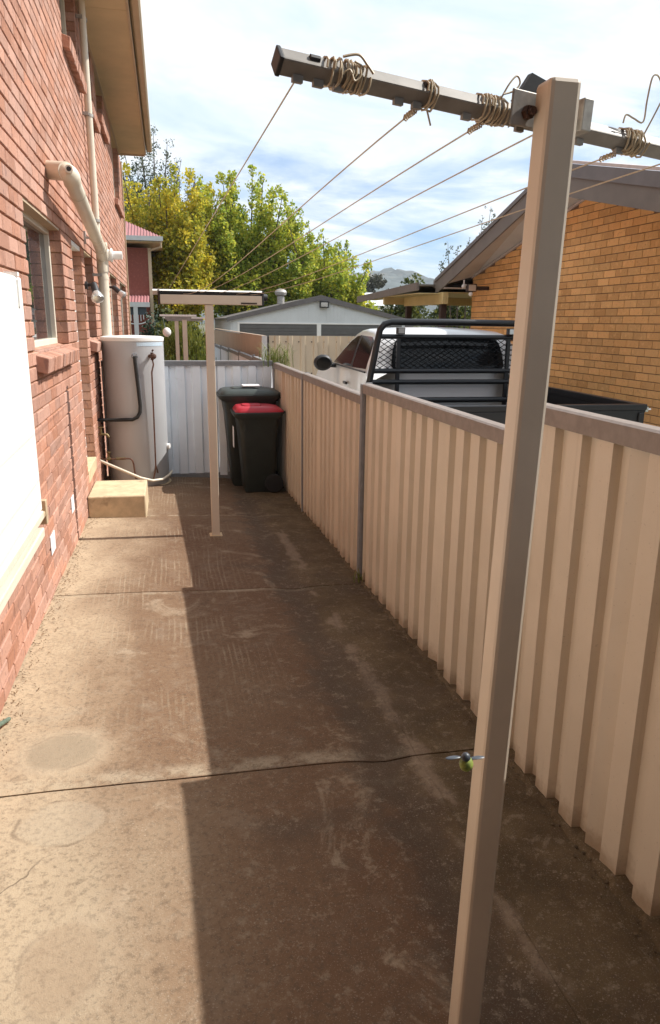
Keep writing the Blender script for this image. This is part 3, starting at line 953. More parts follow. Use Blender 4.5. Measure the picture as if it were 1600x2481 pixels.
bp_ = [on_tank(a1, -.37, .045), on_tank(a1, -.42, .05), on_tank(a1 + .05, -.70, .04), on_tank(a1 + .08, -.90, .04), on_tank(a1 + .06, -.97, .045), on_tank(a1 - .02, -1.02, .05), on_tank(a1 - .16, -1.045, .055), (-.60, 8.20, -1.05), (-.78, 8.20, -1.045)]
part('lagged_pipe', MB().tube(bp_, .0195, 12), M['black_rubber'], tk, smooth=True)
vv = MB().tube([on_tank(a2, -.37, -.005), on_tank(a2, -.37, .075)], .02, 12)
vv.tube([on_tank(a2, -.33, .05), on_tank(a2, -.41, .05)], .017, 10).tube([on_tank(a2, -.32, .05), on_tank(a2 + .03, -.30, .06)], .009, 8).ball(on_tank(a2, -.37, .08), .03)
part('relief_valve', vv, M['rust'], tk, smooth=True)
cu = [on_tank(a2, -.40, .05), on_tank(a2 + .03, -.46, .05), on_tank(a2 - .02, -.54, .04), on_tank(a2 - .02, -1.0, .035), on_tank(a2 - .03, -1.57, .03), on_tank(a2 - .07, -1.66, .03), on_tank(a2 - .13, -1.72, .035)]
part('copper_drain', MB().tube(cu, .0085, 8).tube([on_tank(a2 - .03, -1.57, .03), on_tank(a2 + .02, -1.64, .03), on_tank(a2 + .05, -1.665, .02)], .0075, 8), M['copper'], tk, smooth=True)
part('drain_pipe', MB().tube([(-.775, 8.17, -1.49), (-.58, 8.12, -1.575), (-.35, 8.13, -1.69), (-.22, 8.17, -1.735), (-.11, 8.24, -1.735), (-.035, 8.36, -1.71), (-.01, 8.5, -1.70)], .0155, 10), M['pvc'], tk, smooth=True)
part('inlet_pipe', MB().tube([(-.775, 8.2, -1.478), (-.50, 8.18, -1.476)] + arc((-.425, 8.18, -1.476), (-.475, 8.18, -1.476), (-.418, 8.18, -1.54), 4) + [(-.405, 8.18, -1.70)], .0095, 8).tube([(-.405, 8.2, -1.70), (-.36, 8.24, -1.70)], .015, 8), M['copper'], tk, smooth=True)
part('pipe_joint', MB().tube([(-.60, 8.19, -1.477), (-.50, 8.19, -1.477)], .0145, 10), M['brass'], tk, smooth=True)
part('stop_valve', MB().tube([(-.70, 8.2, -1.478), (-.66, 8.2, -1.478)], .02, 10).tube([(-.68, 8.2, -1.478), (-.68, 8.2, -1.41)], .011, 8).lathe([(.022, -1.41), (.022, -1.395)], (-.68, 8.2, 0), 10), M['brass'], tk, smooth=True)
part('side_cap', MB().tube([on_tank(1.35, -1.40, 0), on_tank(1.35, -1.40, .03)], .035, 14), M['white'], tk, smooth=True)

tp = MB().tube([(XL - .01, 8.1, -1.19), (-.70, 8.1, -1.19)], .011, 10).tube([(-.735, 8.1, -1.19), (-.735, 8.1, -1.125)], .012, 8).tube([(-.765, 8.1, -1.115), (-.705, 8.1, -1.115)], .006, 8)
tp.tube([(-.70, 8.1, -1.19), (-.672, 8.1, -1.195), (-.655, 8.1, -1.225)], [.014, .014, .012], 10)
solo('garden_tap', tp, M['brass'], 'brass garden tap on the brick wall in front of the grey tank', 'tap', smooth=True)

# ================================================================ METAL FENCES
def sheet(mb, p0, p1, zt0, zt1, zb0, zb1, period=.165, depth=.028, side=.008, front=.083, nrm=1, phase=0.0, n_extra=0):
    """ribbed steel from p0 to p1 (plan points), the ribs standing out on the left of the direction when nrm=1"""
    a, b = Vector((*p0, 0)), Vector((*p1, 0))
    d = b - a
    Ln = d.length
    d.normalize()
    nv = Vector((-d.y, d.x, 0)) * nrm
    prof = []
    s = -phase
    while s < Ln:
        for ds, o in ((0, 0), (side, depth), (side + front, depth), (2 * side + front, 0)):
            prof.append((s + ds, o))
        s += period
    pts = [(0, 0)] + [q for q in prof if 0 < q[0] < Ln] + [(Ln, 0)]
    base = len(mb.v)
    for t, o in pts:
        p = a + d * t + nv * o
        f = t / Ln
        mb.v.append((p.x, p.y, zb0 + (zb1 - zb0) * f))
        mb.v.append((p.x, p.y, zt0 + (zt1 - zt0) * f))
    for i in range(len(pts) - 1):
        k = base + 2 * i
        mb.f.append((k, k + 2, k + 3, k + 1))
    return mb


def zbot(y): return -1.572 - .037 * y
fence = thing('boundary_fence', 'long cream ribbed metal fence with brown rails stepping down along the right of the path', 'fence', (XR, 4.3, -1.75))
posts = [8.80, 6.87, 4.66, 2.44, .22, -2.0]
tops = [-.468, -.462, -.383, -.264, -.20]
for i in range(5):
    ya, yb = posts[i], posts[i + 1]
    zt = tops[i]
    # top rail: folded channel, flat cap and two sides
    rail = MB().prism([(XR - .026, zt - .062), (XR - .026, zt - .006), (XR - .016, zt), (XR + .030, zt), (XR + .040, zt - .006), (XR + .040, zt - .062), (XR + .034, zt - .062), (XR + .034, zt - .010), (XR - .020, zt - .010), (XR - .020, zt - .062)], 'y', yb + .012, ya - .012)
    part('top_rail', rail, M['rail'], fence)
    n = 3
    w_ = (ya - yb - .03) / n
    for j in range(n):
        s0 = ya - .015 - j * w_
        s1 = s0 - w_
        ex = .004 * (j % 2)
        part('fence_sheet', sheet(MB(), (XR + .010 + ex, s0), (XR + .010 + ex, s1), zt - .03, zt - .03, zbot(s0) - .05, zbot(s1) - .05, nrm=-1, phase=random.uniform(0, .02)), M['fence'], fence, recalc=False)
for i, y in enumerate(posts):
    zt = tops[min(i, 4)] if i == 0 else max(tops[i - 1], tops[min(i, 4)])
    pm = MB()
    pm.box(XR - .030, XR - .004, y - .024, y + .024, zbot(y) - .1, zt - .004)
    pm.box(XR + .0, XR + .046, y - .011, y + .011, zbot(y) - .1, zt + .004)
    part('fence_post', pm, M['rail_grey'], fence, bevel=.003)

bf = thing('end_fence', 'pale ribbed metal fence closing the far end of the concrete path', 'fence', (.25, YB, -1.86))
zt = -.447
part('top_rail', MB().prism([(YB - .028, zt - .06), (YB - .028, zt - .006), (YB - .02, zt), (YB + .03, zt), (YB + .04, zt - .006), (YB + .04, zt - .06)], 'x', -.75, XR - .035), M['rail_grey'], bf)
for j in range(3):
    xa, xb = -.75 + j * .662, -.75 + (j + 1) * .662
    part('fence_sheet', sheet(MB(), (xb, YB + .012 + .004 * (j % 2)), (xa, YB + .012 + .004 * (j % 2)), zt - .03, zt - .03, -1.86, -1.83, period=.185, depth=.03, side=.018, front=.088, nrm=1), M['fence_back'], bf, recalc=False)
part('bottom_rail', MB().box(-.75, XR - .035, YB - .015, YB + .03, -1.90, -1.80), M['rail_grey'], bf)

# ================================================================ NEAR CLOTHES LINE POST
def lean_box(mb, x0, x1, y0, y1, z0, z1, lx):
    return mb.hexa([(x0, y0, z0), (x1, y0, z0), (x1, y1, z0), (x0, y1, z0), (x0 + lx, y0, z1), (x1 + lx, y0, z1), (x1 + lx, y1, z1), (x0 + lx, y1, z1)])
NY = 1.20
PS = .0552
ncl = thing('clothes_line_post', 'leaning cream clothes line post in the foreground with wire wrapped arm', 'clothes line', (.60, NY, -1.62))
part('post', lean_box(MB(), .5746, .5746 + PS + .002, NY, NY + PS, -1.74, .3917, .0514), M['cream'], ncl, bevel=.008)
# arm: square tube turned on its corner line
A0 = Vector((.1795, 1.1856, .372))
A1 = Vector((1.2096, 1.4035, .314))
ax = (A1 - A0).normalized() * .96
def sqtube(a, b, s, roll):
    mb = MB()
    d = (b - a).normalized()
    u = d.cross(Vector((0, 0, 1))).normalized()
    v = u.cross(d).normalized()
    ring = []
    for k in range(4):
        an = roll + PI / 4 + k * PI / 2
        ring.append((u * math.cos(an) + v * math.sin(an)) * s * .7071)
    for p in (a, b):
        for q in ring: mb.v.append(tuple(p + q))
    mb.f += [(0, 1, 5, 4), (1, 2, 6, 5), (2, 3, 7, 6), (3, 0, 4, 7), (0, 3, 2, 1), (4, 5, 6, 7)]
    return mb
ROLL = math.radians(-47)
arm = part('arm', sqtube(A0, A1, .0274, ROLL), M['arm'], ncl, bevel=.003)
part('end_cap', sqtube(A0 - ax * .006, A0 + ax * .002, .0302, ROLL), M['dark_plastic'], arm, bevel=.002)
side = ax.cross(Vector((0, 0, 1))).normalized()     # towards the eye
upv = side.cross(ax).normalized()
for t in (.03, .065, .10, .21, .245, .345, .46, .60, .70):
    p = A0 + ax * t - upv * .0185 + side * .003
    part('line_lug', MB().box(-.008, .008, -.004, .004, -.006, .004).xform(Matrix.Translation(p) @ ax.to_track_quat('X', 'Z').to_matrix().to_4x4()), M['arm'], arm)
for t in (.055, .262):
    p = A0 + ax * t + side * .0098 + upv * .0105
    part('line_hole', MB().tube([p - ax * .008, p + ax * .008], .0055, 8), M['dark_plastic'], arm, smooth=True)
# clamp plates and bolt
def oriented(mb, c): return mb.xform(Matrix.Translation(c) @ ax.to_track_quat('X', 'Z').to_matrix().to_4x4())
cp = A0 + ax * .482
part('clamp_plate', oriented(MB().box(-.055, .052, -.012, -.007, -.026, .030), cp + side * .011 + upv * .004), M['galv'], ncl, bevel=.002)
part('clamp_plate', oriented(MB().box(.012, .034, -.05, .03, -.022, .030), cp + ax * .065 + upv * .006), M['galv'], ncl, bevel=.002)
part('clamp_bolt', MB().tube([cp - ax * .025 + side * .016, cp - ax * .025 + side * .034], .011, 6).tube([cp - ax * .025 + side * .03, cp - ax * .025 + side * .043], .0065, 8), M['rust'], ncl)
part('clamp_bolt', MB().tube([cp + ax * .09 + side * .02, cp + ax * .09 + side * .034], .008, 6), M['rust'], ncl)
part('pivot_lug', oriented(MB().prism([(-.035, .0), (.03, .0), (.03, .04), (-.005, .047)], 'y', -.006, .006), cp + upv * .024 - side * .004), M['dark_plastic'], ncl)


def coil(t0, t1, turns, r0=.0205, wob=.25, wr=.0017):
    """wire wound round the arm"""
    pts = []
    n = int(turns * 14)
    for i in range(n + 1):
        f = i / n
        a = f * turns * 2 * PI
        sq = 1.0 / max(abs(math.cos(a + .6)), abs(math.sin(a + .6))) * .5 + .5
        r = r0 * (.86 + .14 * sq) + .002 * math.sin(i * 1.7)
        t = t0 + (t1 - t0) * f + .006 * math.sin(f * 23) * wob
        pts.append(A0 + ax * t + (side * math.cos(a) + upv * math.sin(a)) * r)
    return MB().tube(pts, wr, 5)
for t0, t1, tu in ((.072, .135, 5), (.085, .15, 6), (.255, .275, 3.2), (.365, .40, 4), (.385, .425, 5), (.70, .745, 6), (.715, .76, 4)):
    part('wire_coil', coil(t0, t1, tu, wr=.0019), M['wire'], ncl, smooth=True)
def loop(pts, r=.0016, m='wire', name='loose_wire', smooth_n=5):
    P = [Vector(p) for p in pts]
    out = []
    for i in range(len(P) - 1):
        p0, p1, p2, p3 = P[max(0, i - 1)], P[i], P[i + 1], P[min(len(P) - 1, i + 2)]
        for k in range(smooth_n):
            t = k / smooth_n
            out.append(.5 * ((2 * p1) + (p2 - p0) * t + (2 * p0 - 5 * p1 + 4 * p2 - p3) * t * t + (3 * p1 - p0 - 3 * p2 + p3) * t ** 3))
    out.append(P[-1])
    return part(name, MB().tube(out, r, 5), M[m], ncl, smooth=True)
def ap(t, s, u): return A0 + ax * t + side * s * .8 + upv * (u * .78 if abs(u) < .035 else u - .007)
loop([ap(.10, .02, .026), ap(.125, .024, .034), ap(.14, .026, .02), ap(.152, .027, .006)], .0022)
loop([ap(.095, .022, -.012), ap(.11, .027, .004), ap(.12, .028, -.014), ap(.135, .024, .012), ap(.118, .027, .02)])
loop([ap(.405, .02, .02), ap(.42, .02, .048), ap(.435, .018, .062), ap(.443, .018, .052), ap(.43, .02, .038), ap(.408, .022, .028)])
loop([ap(.425, .022, .02), ap(.436, .026, .005), ap(.432, .026, -.02), ap(.424, .024, -.034)], .0012)
loop([ap(.268, .0, -.026), ap(.278, .0, -.036)], .0016)
loop([ap(.565, .0, .06), ap(.57, 0, .082), ap(.577, 0, .075), ap(.579, 0, .03)], .0018)
loop([ap(.69, .02, .03), ap(.695, .02, .045), ap(.715, .02, .042), ap(.74, .02, .04), ap(.742, .02, .075), ap(.747, .02, .115), ap(.762, .02, .12), ap(.78, .02, .10)])
loop([ap(.755, .01, .02), ap(.775, .01, .06), ap(.80, .01, .11)])

# the six lines: near end at the arm, far end at the far cross bar
FY = 5.95
fars = [(.04, 5.93, .247), (.141, 5.915, .205), (.27, 5.92, .216), (.417, 5.92, .216), (.548, 5.92, .210), (.66, 5.92, .205)]
nears_t = [.028, .250, .385, .50, .705, .83]
sags = [.0, .085, .045, .035, .05, .04]
names = ['leftmost of the six tan clothes lines, tied at the tip of the arm',
         'tan clothes line with the deepest sag, knotted second from the left on the arm',
         'tan clothes line tied to the fat wire coil just left of the foreground post',
         'tan clothes line passing straight behind the foreground post',
         'tan clothes line knotted to the coil right of the foreground post',
         'rightmost tan clothes line, crossing in front of the tan brick gable']
for i in range(6):
    a = A0 + ax * nears_t[i] - upv * .021
    b = Vector(fars[i])
    pts = []
    for k in range(25):
        t = k / 24
        p = a.lerp(b, t)
        p.z -= sags[i] * 4 * (t ** 1.6) * (1 - t) * (1.0 if i != 1 else 1.0)
        pts.append(p)
    mb = MB().tube(pts, .00145, 6)
    if i in (1, 2, 4):             # knot below the arm
        d = (pts[1] - pts[0]).normalized()
        kn = []
        for k in range(30):
            f = k / 29
            c = pts[0] + d * (.005 + .05 * f)
            kn.append(c + Vector((math.cos(k * 1.3), 0, math.sin(k * 1.3))) * .0045)
        mb.tube(kn, .0016, 5)
    solo('clothes_line', mb, M['wire'], names[i], 'clothes line', 'lines strung between the two posts', smooth=True)

# ================================================================ FAR CLOTHES LINE POST
fcl = thing('clothes_line_post', 'straight cream clothes line post standing mid path with a box shaped cross bar', 'clothes line', (.335, FY, -1.77))
part('post', MB().box(.306, .371, FY, FY + .065, -1.80, .129), M['cream'], fcl, bevel=.004)
part('foot_collar', MB().box(.285, .392, FY - .02, FY + .085, -1.775, -1.752), M['step'], fcl, bevel=.006)
part('cross_bar', MB().box(-.035, .752, FY - .012, FY + .10, .130, .200), M['cream'], fcl, bevel=.003)
part('line_reel', MB().tube([(-.03, FY + .02, .214), (.765, FY + .02, .214)], .016, 10), M['dark_plastic'], fcl, smooth=True)
part('top_cover', MB().prism([(FY - .015, .226), (FY + .0, .238), (FY + .10, .238), (FY + .105, .20), (FY + .10, .20), (FY + .095, .231), (FY + .0, .231)], 'x', -.09, .755), M['white'], fcl)
part('end_plate', MB().box(-.052, -.036, FY - .014, FY + .10, .125, .236), M['post_brown'], fcl, bevel=.003)
part('end_plate', MB().box(.753, .768, FY - .012, FY + .10, .128, .236), M['dark_plastic'], fcl, bevel=.003)
part('crank_knob', MB().tube([(.768, FY + .03, .19), (.80, FY + .03, .19)], [.03, .024], 12), M['dark_plastic'], fcl, smooth=True)
part('maker_plate', MB().box(.585, .712, FY - .0145, FY - .0125, .136, .148), M['post_brown'], fcl)

# ================================================================ BINS
def bin_(label, cx, cy, W, D, Hb, lid_m, sc_top):
    """wheelie bin, back (handle and wheels) to the right"""
    gz0 = gz(cx, cy) + .004
    o = thing('wheelie_bin', label, 'bin', (cx, cy, gz0), 'wheelie bins in the fence corner')
    zr = gz0 + Hb
    def rr(hx, hy, z, rad, n=5, sx_=0.0):
        out = []
        for qx, qy, a0 in ((1, 1, 0), (-1, 1, 90), (-1, -1, 180), (1, -1, 270)):
            for k in range(n + 1):
                a = math.radians(a0 + 90 * k / n)
                out.append((cx + sx_ + qx * (hx - rad) + rad * math.cos(a), cy + qy * (hy - rad) + rad * math.sin(a), z))
        return out
    def loft(mb, rings):
        b0 = len(mb.v)
        n = len(rings[0])
        for r in rings: mb.v += r
        for i in range(len(rings) - 1):
            for j in range(n):
                k2 = (j + 1) % n
                mb.f.append((b0 + i * n + j, b0 + i * n + k2, b0 + (i + 1) * n + k2, b0 + (i + 1) * n + j))
        mb.f.append(tuple(b0 + j for j in range(n - 1, -1, -1)))
        mb.f.append(tuple(b0 + (len(rings) - 1) * n + j for j in range(n)))
        return mb
    hx, hy = D / 2, W / 2
    b = MB()
    loft(b, [rr(hx * .60, hy * .74, gz0, .05, sx_=.012), rr(hx * .64, hy * .78, gz0 + .03, .06, sx_=.012), rr(hx * .78, hy * .90, zr - .22, .07, sx_=.0), rr(hx * .86, hy * .95, zr - .05, .07), rr(hx * .88, hy * .96, zr - .045, .07)])
    part('bin_body', b, M['bin'], o, smooth=True)
    rim = MB()
    loft(rim, [rr(hx * .87, hy * .95, zr - .075, .06), rr(hx * .985, hy, zr - .04, .05), rr(hx, hy, zr - .005, .05), rr(hx * .98, hy * .98, zr, .05)])
    part('rim', rim, M['bin'], o, smooth=True)
    lid = MB()
    loft(lid, [rr(hx * .985, hy * .97, zr + .003, .06, sx_=.015), rr(hx * .98, hy * .96, zr + .014, .06, sx_=.015), rr(hx * .88, hy * .86, zr + .044, .09, sx_=.0), rr(hx * .72, hy * .72, zr + .060, .10, sx_=-.03)])
    l = part('lid', lid, M[lid_m], o, smooth=True)
    part('lid_pad', loft(MB(), [rr(hx * .40, hy * .5, zr + .058, .05, sx_=-.06), rr(hx * .37, hy * .46, zr + .072, .05, sx_=-.06)]), M[lid_m], l, smooth=True)
    lg = MB()
    for q in (-1, 1): lg.box(cx - hx * .70, cx - hx * .40, cy + q * hy * .60 - .025, cy + q * hy * .60 + .025, zr + .040, zr + .058)
    part('lid_lug', lg, M[lid_m], l, bevel=.006)
    part('handle', MB().tube([(cx + hx * .95, cy - hy * .8, zr - .02), (cx + hx + .012, cy - hy * .8, zr + .0), (cx + hx + .012, cy + hy * .8, zr + .0), (cx + hx * .95, cy + hy * .8, zr - .02)], .014, 8), M['bin'], o, smooth=True)
    for q in (-1, 1):
        part('wheel', MB().lathe([(.03, -.03), (.095, -.028), (.105, -.018), (.105, .018), (.095, .028), (.03, .03)], (cx + hx * .60, cy + q * hy * .88, gz0 + .106), 24, 'y'), M['rubber'], o, smooth=True)
        part('rib', MB().box(cx - hx * .60, cx - hx * .52, cy + q * hy * .80, cy + q * (hy * .93), zr - .20, zr - .06), M['bin'], o, bevel=.004)
    part('axle', MB().tube([(cx + hx * .60, cy - hy * .85, gz0 + .106), (cx + hx * .60, cy + hy * .85, gz0 + .106)], .012, 8), M['galv'], o)
    return o
b1 = bin_('smaller dark wheelie bin with a bright red lid standing in front', .945, 8.07, .46, .545, .90, 'bin_red', 1)
b2 = bin_('larger dark wheelie bin with a grey green lid behind the red lidded one', .905, 8.55, .53, .72, 1.065, 'bin_lid', 1)
part('sticker', MB().box(.70, .80, 8.38, 8.44, -.790, -.7885), M['paper'], b2)
part('side_print', MB().box(.678 - .0, .6805, 7.97, 8.10, -1.35, -1.12), M['paper'], b1)
solo('bin_topper', MB().box(.83, 1.03, 8.42, 8.58, -.722, -.704), M['paper'], 'white folded paper lying on the lid of the larger bin', 'paper', bevel=.006)

# ================================================================ UTE
UX, UY, UG = 2.85, 7.10, -1.76
UA = math.radians(-2.0)
umx = Matrix.Translation((UX, UY, UG)) @ Matrix.Rotation(UA, 4, 'Z')
ute = thing('parked_ute', 'silver white ute with black tray and mesh headboard parked beyond the fence', 'ute', (UX, UY, UG))
def up_(name, mb, m, parent=None, **k): return part(name, mb.xform(umx), M[m], parent or ute, **k)
def hw(z):                         # half width of the cab at a height
    if z <= 1.27: return .86 + .03 * math.sin(max(0, (z - .4)) / .87 * PI)
    return .86 - .17 * ((z - 1.27) / .43) ** 1.12
low = [(.12, .45), (.12, .82), (.12, 1.27), (2.15, 1.25), (2.6, 1.20), (3.15, 1.12), (3.38, .95), (3.44, .62), (3.42, .42)]
upr = [(.12, 1.27), (.15, 1.38), (.20, 1.52), (.26, 1.61), (.35, 1.66), (.52, 1.685), (.9, 1.70), (1.15, 1.685), (1.35, 1.64), (1.6, 1.53), (1.85, 1.40), (2.15, 1.25)]
def strip(mb, prof, nx_=8, crown=.0):
    b0 = len(mb.v)
    for (y, z) in prof:
        for i in range(nx_ + 1):
            u = -1 + 2 * i / nx_
            ww = hw(z)
            cz = crown * (1 - u * u)
            edge = .0
            mb.v.append((ww * u, y + (0.06 * (1 - u * u) if y > 1.4 else -.02 * (1 - u * u) if y < .3 else 0), z + cz * (1 if z > 1.5 or y > 2 else 0)))
    for j in range(len(prof) - 1):
        for i in range(nx_):
            a = b0 + j * (nx_ + 1) + i
            mb.f.append((a, a + 1, a + nx_ + 2, a + nx_ + 1))
cab = MB()
strip(cab, upr, 8, .03)
strip(cab, low[2:], 8, .02)
strip(cab, low[:3], 8, 0)
for s_ in (-1, 1):
    b0 = len(cab.v)
    cab.v += [(s_ * hw(z), y, z) for y, z in upr]
    cab.f.append(tuple(b0 + i for i in range(len(upr))))
    b0 = len(cab.v)
    cab.v += [(s_ * hw(z), y, z) for y, z in low]
    cab.f.append(tuple(b0 + i for i in range(len(low))))
bm_cab = up_('cab', cab, 'ute_white', smooth=True)
wd = bm_cab.modifiers.new('weld', 'WELD')
wd.merge_threshold = .002
bvm = bm_cab.modifiers.new('bevel', 'BEVEL')
bvm.width = .035
bvm.segments = 3
bvm.limit_method = 'ANGLE'
bvm.angle_limit = .7
def side_panel(poly, s_, out):
    mb = MB()
    b0 = 0
    n = len(poly)
    # subdivide by triangulating round the centre so that it follows the tumblehome
    for y, z in poly: mb.v.append((s_ * (hw(z) + out), y, z))
    mb.f.append(tuple(range(n)))
    return mb
win_f = [(.98, 1.285), (1.02, 1.45), (1.06, 1.625), (1.20, 1.618), (1.40, 1.56), (1.65, 1.45), (1.99, 1.285)]
win_r = [(.24, 1.30), (.28, 1.45), (.36, 1.585), (.5, 1.622), (.98, 1.628), (.94, 1.45), (.90, 1.285)]
for s_ in (-1, 1):
    up_('side_window', side_panel(win_f, s_, .004), 'glass_car')
    up_('side_window', side_panel(win_r, s_, .004), 'glass_car')
    up_('window_pillar', side_panel([(.905, 1.285), (.945, 1.45), (.985, 1.63), (1.055, 1.63), (1.015, 1.45), (.975, 1.285)], s_, .006), 'dark_plastic')
    up_('window_trim', MB().box(s_ * .872 - .006, s_ * .872 + .006, .2, 2.05, 1.262, 1.276), 'dark_plastic')
    dh = MB().box(s_ * .895 - .012, s_ * .895 + .012, 1.02, 1.18, 1.08, 1.11)
    up_('door_handle', dh, 'dark_plastic', bevel=.005)
    mr = MB()
    mr.tube([(s_ * .85, 1.86, 1.24), (s_ * .95, 1.80, 1.25)], .022, 8)
    mo = up_('side_mirror', mr, 'dark_plastic', smooth=True)
    up_('mirror_shell', MB().ball((s_ * 1.035, 1.79, 1.285), .118, 18, 12, (1.0, .55, .84)), 'dark_plastic', mo, smooth=True)
    up_('mirror_glass', MB().lathe([(.004, -.002), (.09, -.002), (.09, .0)], (0, 0, 0), 20, 'y').xform(Matrix.Translation((s_ * 1.035, 1.72, 1.285)) @ Matrix.Diagonal((1, 1, .8, 1))), 'glass_car', mo)
rw = []
for i in range(13):
    u = -1 + 2 * i / 12
    rw.append(u)
mb = MB()
for z, yy, wv in ((1.31, .121, .59), (1.335, .126, .615), (1.46, .158, .60), (1.57, .192, .57), (1.62, .215, .53)):
    for u in rw: mb.v.append((wv * u, yy - .02 * (1 - u * u) - .006, z))
for j in range(4):
    for i in range(12):
        a = j * 13 + i
        mb.f.append((a, a + 1, a + 14, a + 13))
up_('rear_window', mb, 'glass_car', smooth=True)
up_('brake_lamp', MB().box(-.12, .12, .235, .28, 1.638, 1.652), 'bin_red')
up_('windscreen', MB().quad((-.74, 2.16, 1.285), (.74, 2.16, 1.285), (.66, 1.62, 1.56), (-.66, 1.62, 1.56)), 'glass_car')
for s_ in (-1, 1):
    up_('headlight', MB().box(s_ * .72 - .15, s_ * .72 + .15, 3.37, 3.45, .76, .90), 'lamp_glass', bevel=.02)
    for yw in (2.62, -1.05):
        tw = up_('wheel', MB().lathe([(.20, -.11), (.34, -.10), (.37, -.06), (.37, .06), (.34, .10), (.20, .11)], (s_ * .78, yw, .37), 28, 'x'), 'rubber', smooth=True)
        up_('rim', MB().lathe([(.02, -.06), (.20, -.112), (.205, .112), (.02, .06)], (s_ * .78, yw, .37), 20, 'x'), 'chrome', tw, smooth=True)
# chassis and tray
up_('chassis', MB().box(-.40, .40, -2.0, 3.2, .45, .62), 'ute_black')
tray = up_('tray', MB().box(-.85, .85, -2.02, .02, .86, .91), 'ute_black')
ZRIM = 1.165
for s_ in (-1, 1):
    sd = MB().box(s_ * .85 - .02, s_ * .85 + .02, -2.0, -.01, .912, ZRIM)
    sd.box(s_ * .85 - .028, s_ * .85 + .028, -2.0, -.01, ZRIM - .05, ZRIM + .006)
    up_('drop_side', sd, 'ute_black', tray, bevel=.006)
    up_('corner_latch', MB().box(s_ * .885 - .012, s_ * .885 + .012, -2.045, -2.015, 1.11, 1.15).tube([(s_ * .895, -2.03, 1.13), (s_ * .925, -2.03, 1.13)], .008, 8), 'chrome', tray)
tg = MB().box(-.87, .87, -2.045, -2.005, .90, ZRIM - .04).box(-.88, .88, -2.055, -1.995, ZRIM - .04, ZRIM + .006)
tg.box(-.85, -.81, -2.06, -2.045, .90, ZRIM - .06).box(.81, .85, -2.06, -2.045, .90, ZRIM - .06)
up_('tailgate', tg, 'ute_black', tray, bevel=.006)
# headboard: hoop, bars, mesh, work lamps
hbw = .775
ZT = 1.775
def crv(s_): return [(s_ * .885, .02, .92), (s_ * .872, .02, 1.15), (s_ * .785, .02, 1.62), (s_ * .768, .02, 1.70), (s_ * .725, .02, 1.752), (s_ * .655, .02, ZT)]
hoop = crv(-1) + [(0, .02, ZT + .004)] + crv(1)[::-1]
hb = up_('headboard', MB().tube(hoop, .033, 14), 'ute_black', smooth=True)
def hx_at(z): return .872 - .087 * max(0, (z - 1.15)) / .47
for z, r in ((1.635, .025), (1.295, .026), (1.185, .026), (1.0, .03)):
    up_('cross_bar', MB().tube([(-hx_at(z), .02, z), (hx_at(z), .02, z)], r, 10), 'ute_black', hb, smooth=True)
for x in (-.575, .60):
    up_('upright', MB().box(x - .018, x + .018, .0, .036, .93, 1.63), 'ute_black', hb)
    wl = up_('work_lamp', MB().box(x - .03, x + .05, -.05, .02, 1.66, 1.725), 'dark_plastic', hb, bevel=.006)
    up_('lamp_lens', MB().box(x - .022, x + .042, -.054, -.0505, 1.668, 1.717), 'lamp_glass', wl)
ms = MB()
dzx, dzz = .080, .052
zlo, zhi = 1.30, 1.63
for i in range(-45, 46):
    for sl in (1, -1):
        # diamond wires clipped to the frame
        seg = []
        for k in range(0, 18):
            z = zlo + (zhi - zlo) * k / 17
            x = i * dzx + sl * (z - zlo) / dzz * dzx
            if abs(x) < hx_at(z) - .02: seg.append((x, .02, z))
        if len(seg) > 1: ms.tube([seg[0], seg[-1]], .0038, 4, caps=False)
M['mesh'] = mat('matt black mesh', (.012, .012, .013), .8, spec=.1)
up_('mesh_guard', ms, 'mesh', hb, kind='stuff')

# ================================================================ RIGHT BRICK HOUSE
RX = 5.04
rh = thing('brick_bungalow', 'low tan orange brick house with brown barge boards on the right beyond the fence', 'house', (7.5, 8.8, -1.95))
RY0, RY1 = 5.4, 11.85
AY, AZ = 8.45, 1.80           # ridge
def wtop(y): return .80 + (11.85 - y) * .2215 if y > 8.5 else 1.54 - (8.5 - y) * .2215
bk = MB().prism([(RY0, -2.0), (RY1, -2.0), (RY1, .80), (8.5, 1.54), (RY0, wtop(RY0))], 'x', RX + .006, RX + .25)
part('wall', bk, M['mortar_dark'], rh)
def hid_r(c):
    u = R.T @ np.array(c)
    px, py = 800 + 1750 * u[0] / u[2], 1240 + 1750 * u[1] / u[2]
    xc = 1345 - (py - 188) * .0987
    if xc - 60 < px < xc + 45: return True
    return py > 790 and px < 1270
lay(RX, -1, RY0, RY1, -1.9, 1.6, [], .232, .086, .80, .0085, .09, rh, M['brick_tan'], .0015, .0008, 300, topfn=wtop, hidden=hid_r)
# return wall and body
part('house_body', MB().box(RX + .26, 11, RY0 + .1, RY1, -2.0, .75), M['brick_tan'], rh)
XO = 4.56                     # outer edge of the verge
def rtop(y): return AZ - (y - AY) * .292 if y > AY else AZ - (AY - y) * .228
rf = MB()
yF, yN = 12.25, 4.4
rf.hexa([(XO, AY, rtop(AY) - .03), (11, AY, rtop(AY) - .03), (11, yF, rtop(yF) - .03), (XO, yF, rtop(yF) - .03), (XO, AY, rtop(AY)), (11, AY, rtop(AY)), (11, yF, rtop(yF)), (XO, yF, rtop(yF))])
rf.hexa([(XO, yN, rtop(yN) - .03), (11, yN, rtop(yN) - .03), (11, AY, rtop(AY) - .03), (XO, AY, rtop(AY) - .03), (XO, yN, rtop(yN)), (11, yN, rtop(yN)), (11, AY, rtop(AY)), (XO, AY, rtop(AY))])
rroof = part('roof', rf, M['roof_brown'], rh)
